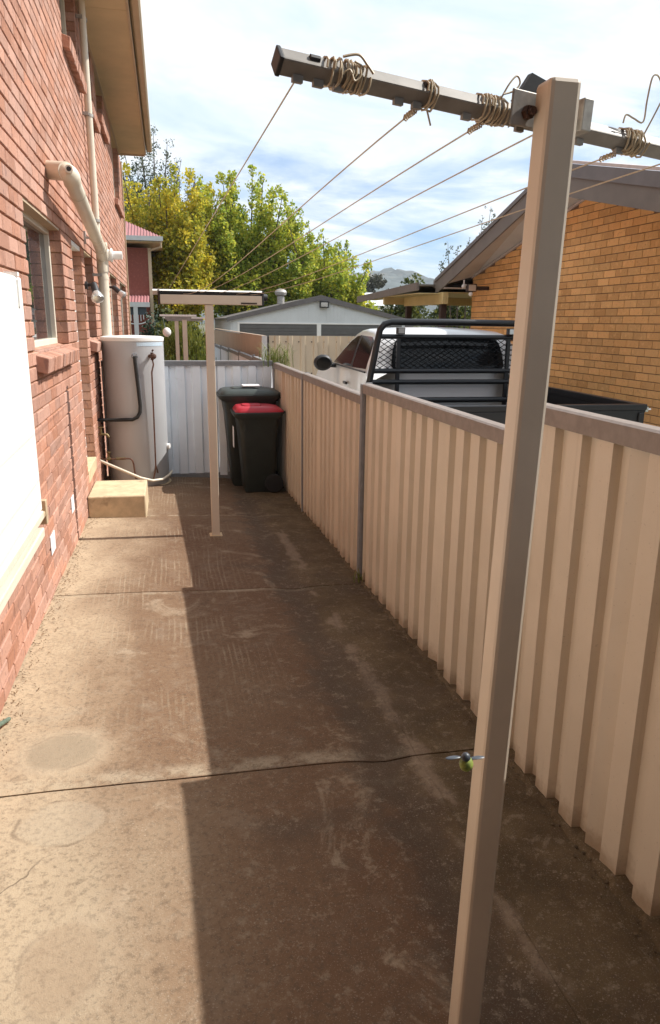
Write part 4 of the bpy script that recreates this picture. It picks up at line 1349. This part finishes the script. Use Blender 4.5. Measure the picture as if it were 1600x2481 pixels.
def bar(y0, y1, xo, xi, dt, db):
    return MB().hexa([(xo, y0, rtop(y0) - db), (xi, y0, rtop(y0) - db), (xi, y1, rtop(y1) - db), (xo, y1, rtop(y1) - db),
                      (xo, y0, rtop(y0) - dt), (xi, y0, rtop(y0) - dt), (xi, y1, rtop(y1) - dt), (xo, y1, rtop(y1) - dt)])
part('barge_board', bar(AY, yF, XO - .025, XO - .002, -.03, .20), M['roof_brown'], rroof)
part('barge_board', bar(yN, AY, XO - .025, XO - .002, .04, .30), M['roof_brown'], rroof)
part('barge_flashing', bar(AY, yF, XO - .045, XO + .10, -.06, -.005), M['shed_roof'], rroof)
part('barge_flashing', bar(yN, AY, XO - .045, XO - .027, -.05, .09), M['shed_roof'], rroof)
part('roof_capping', bar(yN, AY, XO - .045, XO + .30, -.085, -.053), M['roof_cap'], rroof)
def sofq(y0, y1):
    return MB().hexa([(XO, y0, rtop(y0) - .17), (RX + .02, y0, wtop(y0) - .02), (RX + .02, y1, wtop(y1) - .02), (XO, y1, rtop(y1) - .17),
                      (XO, y0, rtop(y0) - .15), (RX + .02, y0, wtop(y0)), (RX + .02, y1, wtop(y1)), (XO, y1, rtop(y1) - .15)])
part('soffit', sofq(8.5, 11.85), M['soffit_grey'], rroof)
part('soffit', sofq(yN, 8.5), M['soffit_grey'], rroof)
part('soffit_bead', MB().hexa([(RX - .03, 8.5, 1.485), (RX - .002, 8.5, 1.485), (RX - .002, 11.85, .745), (RX - .03, 11.85, .745), (RX - .03, 8.5, 1.515), (RX - .002, 8.5, 1.515), (RX - .002, 11.85, .775), (RX - .03, 11.85, .775)]), M['roof_cap'], rroof)
part('gutter', MB().box(XO - .02, 11, yF + .002, yF + .12, .60, .73), M['roof_brown'], rroof)
part('soffit_end', MB().box(XO, RX + .1, 11.86, yF, .575, .595), M['soffit_grey'], rroof)
# verandah at the back
part('verandah_roof', MB().hexa([(4.16, 12.3, .63), (10.5, 12.3, .63), (10.5, 16.0, .53), (4.16, 16.0, .53), (4.16, 12.3, .66), (10.5, 12.3, .66), (10.5, 16.0, .56), (4.16, 16.0, .56)]), M['roof_brown'], rh)
part('verandah_fascia', MB().hexa([(4.12, 12.0, .545), (4.155, 12.0, .545), (4.155, 16.02, .44), (4.12, 16.02, .44), (4.12, 12.0, .67), (4.155, 12.0, .67), (4.155, 16.02, .565), (4.12, 16.02, .565)]), M['roof_brown'], rh)
vs = MB()
for y0 in np.arange(12.0, 16.0, .5): vs.box(4.16, 4.54, y0 + .004, y0 + .496, .49, .505)
part('verandah_lining', vs, M['ver_cream'], rh)
part('verandah_beam', MB().box(4.55, 4.64, 11.9, 14.0, .33, .52), M['ver_cream'], rh)
part('verandah_beam', MB().box(4.15, 10.4, 14.003, 14.09, .36, .50), M['ver_cream'], rh)
part('verandah_ceiling', MB().box(4.65, 10.4, 11.9, 14.0, .505, .52), M['ver_cream'], rh)
for x, y in ((4.60, 13.85), (4.63, 12.1)):
    part('verandah_post', MB().box(x - .05, x + .05, y - .05, y + .05, -2.05, .33), M['post_brown'], rh)
fl = thing('flood_light', 'square sensor flood light under the soffit corner of the tan brick house', 'lamp', (4.74, 11.2, .56))
part('lamp_housing', MB().box(4.66, 4.82, 11.15, 11.22, .50, .62), M['post_brown'], fl, bevel=.008)
part('lamp_glass', MB().box(4.68, 4.80, 11.142, 11.149, .515, .605), M['lamp_glass'], fl)
part('sensor', MB().ball((4.73, 11.17, .465), .034), M['white'], fl, smooth=True)
part('arm', MB().tube([(4.62, 11.2, .60), (4.62, 11.2, .68)], .012, 8).tube([(4.60, 11.2, .60), (4.70, 11.2, .60)], .016, 8).ball((4.61, 11.18, .58), .035), M['soffit_grey'], fl, smooth=True)
part('conduit', MB().tube([(4.83, 11.2, .56), (5.05, 11.2, .56)], .03, 8), M['post_brown'], fl)

# ================================================================ BEYOND THE END FENCE
sh = thing('garage_shed', 'white gabled steel shed with two dark roller doors behind the beige fence', 'shed', (4.95, 26, -2.06))
SY = 24.0
part('wall', MB().prism([(2.08, -2.06), (7.95, -2.06), (7.95, .13), (4.95, .80), (2.08, .13)], 'y', SY, SY + .06), M['shed_wall'], sh)
rb_ = MB()
for x in np.arange(2.16, 7.9, .12):
    zt_ = .10 + (.66 * (1 - abs(x - 4.95) / 2.95))
    rb_.box(x, x + .03, SY - .012, SY - .001, .04, zt_)
part('wall_rib', rb_, M['shed_wall'], sh, kind='stuff')
part('side_wall', MB().box(2.02, 2.078, SY + .02, SY + 8, -2.06, .12), M['shed_wall'], sh)
part('side_wall', MB().box(7.952, 8.01, SY + .02, SY + 8, -2.06, .12), M['shed_wall'], sh)
shr = MB().prism([(1.86, .09), (4.95, .80), (8.05, .09), (8.05, .12), (4.95, .84), (1.86, .12)], 'y', SY - .05, SY + 8.1)
sroof = part('roof', shr, M['shed_roof'], sh)
part('barge_board', MB().prism([(1.90, .01), (4.95, .70), (8.0, .01), (8.0, .14), (4.95, .875), (1.90, .14)], 'y', SY - .09, SY - .052), M['shed_roof'], sroof)
for x0, x1 in ((2.31, 4.83), (4.98, 7.75)):
    rd = part('roller_door', MB().box(x0, x1, SY - .006, SY + .004, -2.0, -.05), M['roller'], sh)
    for z in np.arange(-.12, -1.0, -.085):
        part('door_slat', MB().box(x0 + .01, x1 - .01, SY - .022, SY - .0065, z - .075, z), M['roller'], rd, bevel=.006)
part('door_trim', MB().box(2.24, 7.82, SY - .03, SY - .001, -.048, -.004).box(4.835, 4.975, SY - .03, SY - .001, -2.0, -.05).box(2.24, 2.305, SY - .03, SY - .001, -2.0, -.05), M['white'], sh)
part('roof_vent', MB().lathe([(.13, .62), (.13, .88), (.10, .90), (.19, .93), (.22, 1.02), (.17, 1.10), (.05, 1.14)], (3.98, SY + 2.2, 0), 20), M['galv'], sroof, smooth=True)
sl_ = part('gable_light', MB().box(4.90, 5.20, SY - .16, SY - .092, .47, .68), M['dark_plastic'], sh)
part('lamp_glass', MB().box(4.94, 5.16, SY - .165, SY - .161, .51, .64), M['lamp_glass'], sl_)

tf = thing('side_fence', 'taller tan ribbed metal fence running away towards the white shed', 'fence', (1.47, 17, -2.0))
for j in range(4):
    s0, s1 = 11.5 + j * 2.9, 11.5 + (j + 1) * 2.9
    part('fence_sheet', sheet(MB(), (1.47, s1), (1.47, s0), -.215 - .01 * j, -.215 - .01 * j, -2.0, -2.0, nrm=-1, period=.18), M['fence_tan'], tf, recalc=False)
part('end_post', MB().box(1.44, 1.52, 11.43, 11.49, -2.0, -.205), M['ver_white'], tf)
part('top_rail', MB().box(1.45, 1.51, 11.5, 23.1, -.214, -.20), M['fence_tan'], tf)

nf = thing('neighbour_fence', 'low pale metal fence with grey posts continuing beyond the end fence', 'fence', (1.30, 14, -2.0))
nps = [8.92, 11.2, 13.5, 15.8, 18.1, 20.4]
for j in range(5):
    ya, yb = nps[j], nps[j + 1]
    zt = -.50 - .022 * j
    part('fence_sheet', sheet(MB(), (1.30, yb), (1.30, ya), zt - .03, zt - .03, -2.0, -2.0, nrm=-1), M['fence_back'], nf, recalc=False)
    part('top_rail', MB().box(1.268, 1.335, ya + .03, yb - .03, zt - .06, zt), M['rail_grey'], nf)
    part('fence_post', MB().box(1.262, 1.30, yb - .025, yb + .025, -2.0, zt + .02), M['rail_grey'], nf)

gf = thing('cross_fence', 'beige ribbed metal fence standing across the driveway in front of the ute', 'fence', (2.8, 11.8, -2.0))
for j in range(4):
    xa, xb = 1.60 + j * .80, 1.60 + (j + 1) * .80
    part('fence_sheet', sheet(MB(), (xb, 11.8 + .004 * (j % 2)), (xa, 11.8 + .004 * (j % 2)), -.205, -.205, -2.0, -2.0, nrm=1, period=.21, depth=.032, side=.012, front=.06), M['fence_beige'], gf, recalc=False)
scw = MB()
for j in range(16):
    for z in (-.30, -.80):
        x = 1.66 + .21 * j
        scw.tube([(x, 11.79, z), (x, 11.775, z)], .011, 6)
part('screws', scw, M['dark_plastic'], gf, kind='stuff')
part('end_post', MB().box(1.545, 1.595, 11.78, 11.84, -2.0, -.23), M['post_brown'], gf)

# two more clothes lines in the neighbour's yard
def far_line(label, x, y, x0, x1, zt):
    o = thing('yard_clothes_line', label, 'clothes line', (x, y, -2.06), 'clothes lines in the neighbouring yard')
    part('post', MB().box(x - .035, x + .035, y, y + .07, -2.06, zt - .03), M['cream'], o)
    part('cross_bar', MB().box(x0, x1, y - .02, y + .09, zt - .028, zt), M['white'], o)
    part('under_bar', MB().box(x0 + .08, x1 - .08, y - .01, y + .07, zt - .075, zt - .03), M['arm'], o)
    return o
far_line('nearer clothes line post in the neighbouring yard with its white bar end on', .285, 11.8, -.09, .47, .10)
far_line('farther clothes line post in the neighbouring yard, behind and left of the other', .20, 14.5, -.06, .78, .08)
hg = thing('hanging_float', 'white rounded float hanging on a cord beside the top of the grey tank', 'float', (.01, 11.75, -.20))
part('cord', MB().tube([(-.042, 11.775, .075), (-.03, 11.77, -.02), (-.015, 11.76, -.11)], .006, 6), M['hose'], hg)
part('float_body', MB().ball((.01, 11.75, -.165), .075, 16, 10, (.85, .85, .95)), M['white'], hg, smooth=True)

# neighbour's house with red roof
nh = thing('red_roof_house', 'two storey dark red brick house with a pinkish red corrugated roof behind the left house', 'house', (-3, 30, -2.06))
NYh = 27.0
part('wall', MB().box(-6, -.46, NYh, NYh + 7, -2.06, 2.42), M['brick_far'], nh)
part('corner_trim', MB().box(-.50, -.39, NYh - .05, NYh - .002, -2.06, 2.42), M['fascia'], nh)
def corr(x0, x1, ya, za, yb, zb, clip=None, per=.10):
    mb = MB()
    n = int((x1 - x0) / (per / 4))
    for i in range(n + 1):
        x = x0 + (x1 - x0) * i / n
        dz = .018 * math.sin(2 * PI * x / per)
        t = 1.0 if clip is None else clip(x)
        mb.v += [(x, ya, za + dz), (x, ya + (yb - ya) * t, za + (zb - za) * t + dz)]
    for i in range(n): mb.f.append((2 * i, 2 * i + 2, 2 * i + 3, 2 * i + 1))
    return mb
nroof = part('roof', corr(-6.5, .0, NYh - .55, 2.74, NYh + 2.6, 4.2, clip=lambda x: min(1, max(0.0, -x / 2.9))), M['red_roof'], nh, smooth=True, recalc=False)
part('roof_side', MB().add([(-.0, NYh - .55, 2.74), (-.0, NYh + 7, 2.74), (-2.9, NYh + 2.6, 4.2)], [(0, 1, 2)]), M['red_roof'], nroof)
part('gutter', MB().box(-6.5, .03, NYh - .64, NYh - .55, 2.60, 2.745), M['ver_white'], nroof)
part('soffit', MB().box(-6.5, .0, NYh - .54, NYh + 7, 2.56, 2.585), M['eave'], nroof)
part('downpipe', MB().tube([(-.05, NYh - .58, 2.60), (-.05, NYh - .5, 2.42), (-.42, NYh - .15, 2.33)], .035, 8), M['fascia'], nroof)
part('verandah_roof', corr(-5, -.52, NYh - 1.0, .60, NYh, .86), M['red_roof'], nh, smooth=True, recalc=False)
part('verandah_gutter', MB().box(-5, -.50, NYh - 1.09, NYh - 1.0, .45, .605), M['ver_white'], nh)
part('verandah_beam', MB().box(-5, -.62, NYh - 1.0, NYh - .94, .20, .44), M['dark_gap'], nh)
vp = part('verandah_post', MB().box(-1.04, -.90, NYh - 1.08, NYh - 1.0, -2.06, .45), M['ver_white'], nh)
for s_ in (-1, 1):
    fr_ = MB()
    for k in range(5):
        r = .10 + .07 * k
        fr_.box(-.97 + s_ * (.07 + .09 * k) - .012, -.97 + s_ * (.07 + .09 * k) + .012, NYh - 1.06, NYh - 1.03, .20 - .26 * (1 - k / 5.0), .20)
    a_ = [(-.97 + s_ * (.07 + .40 * math.sin(q * PI / 16)), NYh - 1.045, -.10 + .28 * (1 - math.cos(q * PI / 16))) for q in range(9)]
    fr_.tube(a_, .022, 6)
    part('fretwork_bracket', fr_, M['ver_white'], vp)


# ================================================================ TREES AND PLANTS
def leaves(centers, radii, n, size, flat=.0, up=0.0):
    """n leaf quads scattered through clumps; returns verts, faces"""
    centers = np.asarray(centers, float)
    radii = np.asarray(radii, float)
    vol = radii ** 2
    idx = rng.choice(len(centers), n, p=vol / vol.sum())
    d = rng.normal(size=(n, 3))
    d /= np.linalg.norm(d, axis=1)[:, None]
    rr = rng.random(n) ** .45
    P = centers[idx] + d * (radii[idx] * rr)[:, None] * np.array([1, 1, .9 + up])
    a = rng.normal(size=(n, 3))
    a /= np.linalg.norm(a, axis=1)[:, None]
    b = np.cross(a, rng.normal(size=(n, 3)))
    b /= np.linalg.norm(b, axis=1)[:, None]
    s = size * (.6 + .8 * rng.random(n))
    a *= (s * .5)[:, None]
    b *= (s * .36)[:, None]
    V = np.stack([P - a, P + b, P + a, P - b], 1).reshape(-1, 3)
    F = np.arange(n * 4).reshape(n, 4)
    return V, F


def tree(name, label, cat, base, limbs, lm, size, per_limb, trunk_r, crad, group=None, trunk_h=.3, leaf_from=.3):
    """limbs: list of tip positions; each limb bends up from the trunk and carries leaf clumps"""
    o = thing(name, label, cat, base, group)
    b = Vector(base)
    top = b + Vector((0, 0, max(t[2] for t in limbs) - base[2])) * trunk_h
    tm = MB().tube([b - Vector((0, 0, .1)), b.lerp(top, .5) + Vector((.03, .02, 0)), top], [trunk_r * 1.25, trunk_r, trunk_r * .8], 10)
    cs, rs = [], []
    for t in limbs:
        t = Vector(t)
        mid = top.lerp(t, .45) + Vector(((t.x - top.x) * .22, (t.y - top.y) * .22, -(t.z - top.z) * .05))
        pts = [top.lerp(mid, q).lerp(mid.lerp(t, q), q) for q in (0, .25, .5, .75, 1)]
        tm.tube(pts, [trunk_r * .55, trunk_r * .4, trunk_r * .28, trunk_r * .16, trunk_r * .05], 6)
        nn = 9
        for k in range(nn):
            q = leaf_from + (1 - leaf_from) * k / (nn - 1)
            p = top.lerp(mid, q).lerp(mid.lerp(t, q), q)
            r = crad * (1.12 - .78 * q ** 1.6) * random.uniform(.75, 1.15)
            for _ in range(2):
                cs.append((p.x + random.gauss(0, r * .45), p.y + random.gauss(0, r * .45), p.z + random.gauss(0, r * .25)))
                rs.append(r * random.uniform(.5, .8))
    part('trunk', tm, M['bark'], o, smooth=True)
    V, F = leaves(cs, rs, per_limb * len(limbs), size, up=.55)
    V -= np.array(base)
    me = fast_mesh('crown', V, F, M[lm])
    c = bpy.data.objects.new('crown', me)
    link(c, o)
    return o


def spread(cx, cy, rad, prof, n, z0, jit=.3):
    """limb tips under a silhouette: prof maps x to a top height"""
    out = []
    for i in range(n):
        x = cx + rad * (2 * ((i + .5) / n) - 1) + random.uniform(-jit, jit)
        y = cy + random.uniform(-1, 1) * rad * .6
        zt_ = np.interp(x, prof[0], prof[1])
        out.append((x, y, zt_ * random.uniform(.86, 1.0) + z0))
    for i in range(n):
        x = cx + rad * random.uniform(-1.05, 1.05)
        y = cy - rad * random.uniform(.1, .9)
        zt_ = np.interp(x, prof[0], prof[1])
        out.append((x, y, zt_ * random.uniform(.15, .8) + z0))
    return out
prof = ([-2.5, -1.5, 0, 1.5, 2.2, 2.9, 4.2, 5.2, 6.5, 7.2, 8.1, 8.8, 9.6], [5.2, 5.4, 5.9, 5.6, 5.2, 6.3, 5.8, 5.3, 3.7, 3.3, 3.4, 1.7, .8])
tree('pear_tree', 'bright yellow autumn tree, the leftmost of the row beside the red roofed house', 'tree', (.2, 31.0, -2.06), spread(.1, 31.0, 2.3, prof, 15, 0), 'leaf_pear', .125, 2400, .17, .82, 'autumn pear trees behind the shed', .3)
tree('pear_tree', 'tallest yellow green autumn tree with pointed spires, in the middle of the row', 'tree', (3.5, 32.5, -2.06), spread(3.5, 32.5, 2.3, prof, 15, .1), 'leaf_pear_green', .125, 2400, .19, .78, 'autumn pear trees behind the shed', .28)
tree('pear_tree', 'lower yellow green autumn tree at the right end of the row above the shed roof', 'tree', (7.0, 32.0, -2.06), spread(6.9, 32.0, 2.0, prof, 12, 0), 'leaf_pear_green', .12, 2200, .16, .7, 'autumn pear trees behind the shed', .25)
tree('gum_tree', 'tall thin grey green gum tree rising behind the yellow trees at the left', 'tree', (-.4, 43, -2.06), [(-1.8, 43, 8.9), (-.9, 42, 9.6), (-.2, 43.5, 9.8), (.5, 43, 9.2), (1.2, 43, 8.4), (1.9, 43.5, 7.2), (-2.3, 43, 8.0), (2.3, 42.5, 6.2)], 'leaf_gum', .10, 1500, .2, .85, trunk_h=.5)
tree('conifer_tree', 'dense dark green conifer between the left house corner and the yellow trees', 'tree', (-1.5, 38, -2.06), [(-1.5 + random.uniform(-1.0, 1.0), 38 + random.uniform(-1, 1), random.uniform(4.5, 7.0)) for _ in range(12)], 'leaf_dark', .12, 1000, .2, .85, trunk_h=.3)
def bush(name, label, c, rx, ry, h, lm, n, size, clumps=26, cat='bush', group=None, spiky=0):
    o = thing(name, label, cat, c, group)
    cs, rs = [], []
    st_ = MB()
    for i in range(clumps):
        a, q = random.uniform(0, 2 * PI), math.sqrt(random.random())
        x, y = c[0] + rx * q * math.cos(a), c[1] + ry * q * math.sin(a)
        z = c[2] + h * (1 - .55 * q * q) * random.uniform(.35, 1.0)
        cs.append((x, y, z))
        rs.append(h * random.uniform(.09, .17))
        st_.tube([(c[0] + (x - c[0]) * .2, c[1] + (y - c[1]) * .2, c[2] - .05), (x, y, z)], [.018, .004], 5)
    part('stem', st_, M['bark'], o)
    V, F = leaves(cs, rs, n, size, up=.5)
    if spiky:
        V = V.reshape(-1, 4, 3)
        mid = V.mean(1, keepdims=True)
        V = mid + (V - mid) * np.array([.5, .5, 1.9])
        V = V.reshape(-1, 3)
    V -= np.array(c)
    f_ = bpy.data.objects.new('foliage', fast_mesh('foliage', V, F, M[lm]))
    link(f_, o)
    return o
bush('feathery_bush', 'rounded feathery green bush behind the two yard clothes lines', (.33, 15.6, -2.06), .62, .6, 2.15, 'leaf_bush', 15000, .055, 60, spiky=1)
bush('dark_shrub', 'dark shrub low beside the feathery bush, behind the grey tank', (-.5, 18.5, -2.06), .75, .6, 2.0, 'leaf_dark', 6000, .08, 40)
bush('hedge', 'green and yellow hedge seen under the verandah of the tan brick house', (9.9, 27, -2.06), 2.2, .8, 3.7, 'leaf_hedge', 14000, .15, 60, cat='hedge')
bush('under_shrub', 'dark green undergrowth below the yellow trees left of the shed', (-.2, 28.5, -2.06), 2.0, .8, 2.6, 'leaf_hedge', 8000, .14, 50)
# thin leafy shoots above the right house roof
sp = thing('spindly_tree', 'thin tree whose bare leafy shoots poke above the roof of the tan brick house', 'tree', (7.5, 18, -2.06))
sm = MB()
cs, rs = [], []
for x, z in ((7.82, 2.6), (8.03, 2.85), (6.94, 1.95), (7.5, 2.1), (7.2, 1.9), (8.3, 2.4)):
    sm.tube([(7.5, 18, -2.1), (7.5 + (x - 7.5) * .7, 18, z - 1.8), (x, 18, z)], [.05, .02, .004], 6)
    for k in range(14):
        t = k / 13
        cs.append((x + random.gauss(0, .05), 18 + random.gauss(0, .05), z - 1.3 * t))
        rs.append(.05 + .12 * t)
part('trunk', sm, M['bark'], sp)
V, F = leaves(cs, rs, 3200, .045)
part_c = bpy.data.objects.new('crown', fast_mesh('crown', V - np.array((7.5, 18, -2.06)), F, M['leaf_gum']))
link(part_c, sp)

# far trees and houses below the hills
def far_tree(label, c, r, h, lm, n=2500, size=.7, name='distant_tree', squash=1.0):
    o = thing(name, label, 'tree', c, 'distant trees below the hills')
    part('trunk', MB().tube([c, (c[0], c[1], c[2] + h * .6)], [.35, .15], 6), M['bark'], o)
    cs = [(c[0] + random.gauss(0, r * .45), c[1] + random.gauss(0, r * .45), c[2] + h * random.uniform(.35, .88)) for _ in range(26)]
    V, F = leaves(cs, [r * .38] * 26, n, size)
    link(bpy.data.objects.new('crown', fast_mesh('crown', V - np.array(c), F, M[lm])), o)
far_tree('big dusky olive tree beyond the shed, left of the verandah roof', (30.6, 110, -4), 3.0, 11.6, 'leaf_far', 5000, .5)
far_tree('darker olive tree just left of the big dusky one', (27.5, 118, -4), 3.2, 9.5, 'leaf_far', 4000, .5)
far_tree('small dark green pointed tree right of the big dusky one', (42.5, 130, -4), 2.0, 9.6, 'leaf_dark', 3000, .5)
far_tree('low green tree just above the right slope of the shed roof', (18.6, 62, -3), 1.6, 4.0, 'leaf_dark', 2500, .3)
far_tree('low yellowish tree beside the little white house beyond the shed', (17.4, 64, -3), 1.2, 3.7, 'leaf_pear', 2000, .3)
far_tree('olive tree low against the verandah post', (22.0, 70, -3), 1.8, 4.8, 'leaf_far', 2500, .3)
def far_house(label, x, y, z, wx, wy, h, roofm):
    o = thing('distant_house', label, 'house', (x, y, z), 'distant houses beyond the shed')
    part('wall', MB().box(x - wx / 2, x + wx / 2, y, y + wy, z, z + h), M['white'], o)
    part('roof', MB().prism([(y - .4, z + h), (y + wy + .4, z + h), (y + wy / 2, z + h + wy * .28)], 'x', x - wx / 2 - .3, x + wx / 2 + .3), roofm, o)
    for k in (-1, 1):
        f = part('window', MB().box(x + k * wx * .25 - .5, x + k * wx * .25 + .5, y - .05, y - .002, z + h * .45, z + h * .85), M['dark_plastic'], o)
        part('pane', MB().box(x + k * wx * .25 - .44, x + k * wx * .25 + .44, y - .06, y - .051, z + h * .48, z + h * .82), M['glass'], f)
far_house('little white house with a pale roof between the shed and the verandah', 26, 92, -3, 5, 6, 5.2, M['shed_wall'])
far_house('little house with a faded orange tiled roof low beside the verandah post', 20.0, 64, -3, 4.5, 5, 2.5, mat("faded terracotta roof", (.50, .28, .18), .8, var=.1))
far_house('white walled cottage high below the hills above the verandah roof', 50, 160, -2, 6, 6, 6.4, M['shed_wall'])

# weeds
def tuft(name, label, c, n, h, spread_, m='grass', group=None, bend=.5, cat='weed'):
    mb = MB()
    for i in range(n):
        a = random.uniform(0, 2 * PI)
        hh = h * random.uniform(.4, 1.0)
        x, y = c[0] + random.gauss(0, spread_ * .3), c[1] + random.gauss(0, spread_ * .3)
        dx, dy = math.cos(a) * spread_ * bend * hh / h, math.sin(a) * spread_ * bend * hh / h
        wv = .003 + .0015 * random.random()
        px_, py_ = -math.sin(a) * wv, math.cos(a) * wv
        drop = hh * random.uniform(0, .6)
        p = [(x, y, c[2]), (x + dx * .4, y + dy * .4, c[2] + hh * .7), (x + dx, y + dy, c[2] + hh - drop * .4), (x + dx * 1.5, y + dy * 1.5, c[2] + hh - drop)]
        b0 = len(mb.v)
        for k, q in enumerate(p):
            f = (1, .9, .6, .1)[k]
            mb.v += [(q[0] - px_ * f, q[1] - py_ * f, q[2]), (q[0] + px_ * f, q[1] + py_ * f, q[2])]
        for k in range(3): mb.f.append((b0 + 2 * k, b0 + 2 * k + 1, b0 + 2 * k + 3, b0 + 2 * k + 2))
    return solo(name, mb, M[m], label, cat, group, recalc=False)
tuft('weed_tuft', 'tuft of green weed growing over the corner where two fences meet', (1.30, 8.93, -.52), 130, .30, .28)
tuft('weed_tuft', 'few grass blades at the foot of the fence post at the step', (XR - .04, 4.58, zbot(4.58)), 14, .10, .06)
for yy in (1.9, 2.3, 3.1, 3.6, 4.1, 5.1, 5.9):
    pass
dry = MB()
for i in range(420):
    y = random.uniform(2.4, 7.0)
    x = XL + abs(random.gauss(0, .05)) + .008
    a = random.uniform(0, PI)
    L_ = random.uniform(.004, .014)
    z = gz(x, y) + .006
    dry.add([(x - math.cos(a) * L_, y - math.sin(a) * L_, z), (x + .003, y - .002, z + .004), (x + math.cos(a) * L_, y + math.sin(a) * L_, z + .001), (x - .003, y + .002, z + .005)], [(0, 1, 2, 3)])
for i in range(150):
    y = random.uniform(1.2, 8.4)
    x = random.uniform(XL, XR)
    a = random.uniform(0, PI)
    L_ = random.uniform(.002, .006)
    z = gz(x, y) + .007
    dry.add([(x - math.cos(a) * L_, y - math.sin(a) * L_, z), (x + .002, y - .001, z + .002), (x + math.cos(a) * L_, y + math.sin(a) * L_, z + .001), (x - .002, y + .001, z + .003)], [(0, 1, 2, 3)])
solo('leaf_litter', dry, mat("dry leaf crumbs", (.16, .10, .05), .9, var=.4, scale=30), 'scattered crumbs of dry leaf along the foot of the brick wall', 'litter', kind='stuff', recalc=False)
ed = MB()
nE = 420
for i in range(nE + 1):
    y = .7 + 8.0 * i / nE
    wd_ = .018 + .022 * abs(mnoise.noise(Vector((y * 4.1, 0, 2)))) + .016 * mnoise.noise(Vector((y * 19, 0, 5)))
    hh = .012 + .022 * abs(mnoise.noise(Vector((y * 5.3, 3, 2)))) + .008 * mnoise.noise(Vector((y * 31, 0, 5)))
    z = gz(XR, y)
    ed.v += [(XR - .005 - wd_ * 1.6, y, z - .004), (XR - .002 - wd_, y + .01 * mnoise.noise(Vector((y * 25, 1, 1))), z + hh * .8), (XR + .012, y, z + hh), (XR + .04, y, z + hh * .6)]
for i in range(nE):
    for k_ in range(3):
        a = 4 * i + k_
        ed.f.append((a, a + 1, a + 5, a + 4))
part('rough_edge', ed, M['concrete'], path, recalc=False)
grit = MB()
for i in range(260):
    y = random.uniform(.9, 6.5)
    x = XR - .03 - abs(random.gauss(0, .03))
    s_ = random.uniform(.002, .006)
    grit.ball((x, y, gz(x, y) + .001), s_, 5, 3, (1, 1.3, .6))
solo('fence_grit', grit, mat('dark crumbs', (.10, .07, .04), .95, var=.4, scale=40), 'dark crumbs of dirt along the foot of the cream fence', 'grit', kind='stuff')
hs = MB().tube([(-.95, 2.55, gz(-.76, 2.55) + .05), (-.79, 2.72, gz(-.76, 2.7) + .055), (-.735, 2.83, gz(-.74, 2.83) + .04), (-.715, 2.93, gz(-.72, 2.93) + .014)], [.012, .012, .011, .009], 10)
solo('hose_end', hs, M['hose'], 'short green hose end lying at the foot of the brick wall, left edge', 'hose', smooth=True)
# something small hovering before the post
ins = thing('hovering_insect', 'small yellow green insect hovering in front of the foreground post', 'insect', (.325, .70, -.50))
part('body', MB().ball((.325, .70, -.504), .0085, 12, 8, (1, 1, 1.15)), M['insect'], ins, smooth=True)
part('head', MB().ball((.3235, .699, -.4945), .0058, 10, 6), M['insect_wing'], ins, smooth=True)
for s_ in (-1, 1):
    part('wing', MB().ball((.325 + s_ * .014, .704 - s_ * .003, -.4985), .010, 10, 6, (1, .35, .12)), M['insect_wing'], ins, smooth=True)

# unseen walls and roof added behind the viewer to cut sun and sky light
rear = thing('blocker', 'added unseen dark carport behind the viewer', 'blocker', (2, -3, -1.6))
part('rear_blocker', MB().box(-1.2, 6.5, -3.2, -3.0, -1.6, .25), M['post_brown'], rear)
part('side_wall', MB().box(-1.2, -.80, -2.99, -.42, -1.6, 1.44), M['post_brown'], rear)
part('roof', MB().box(-.76, 5.5, -2.99, .50, 1.45, 1.53), M['post_brown'], rear)
for x in (1.5, 5.3): part('blocker_post', MB().box(x, x + .09, -.3, -.21, -1.7, 1.45), M['post_brown'], rear)

# air between here and the hills
hz = solo('haze', MB().box(-900, 1700, -45, 1450, -3.1, 112), M['ground'], kind='stuff')
hz.data.materials.clear()
hmz = bpy.data.materials.new('haze air')
hmz.use_nodes = True
hmz.node_tree.nodes.clear()
hk = NT(hmz.node_tree)
pv_ = hk.n('ShaderNodeVolumePrincipled', i={'Color': (.86, .92, 1.0, 1), 'Density': .00024, 'Anisotropy': .2})
ho = hk.n('ShaderNodeOutputMaterial')
hmz.node_tree.links.new(pv_.outputs[0], ho.inputs['Volume'])
hz.data.materials.append(hmz)
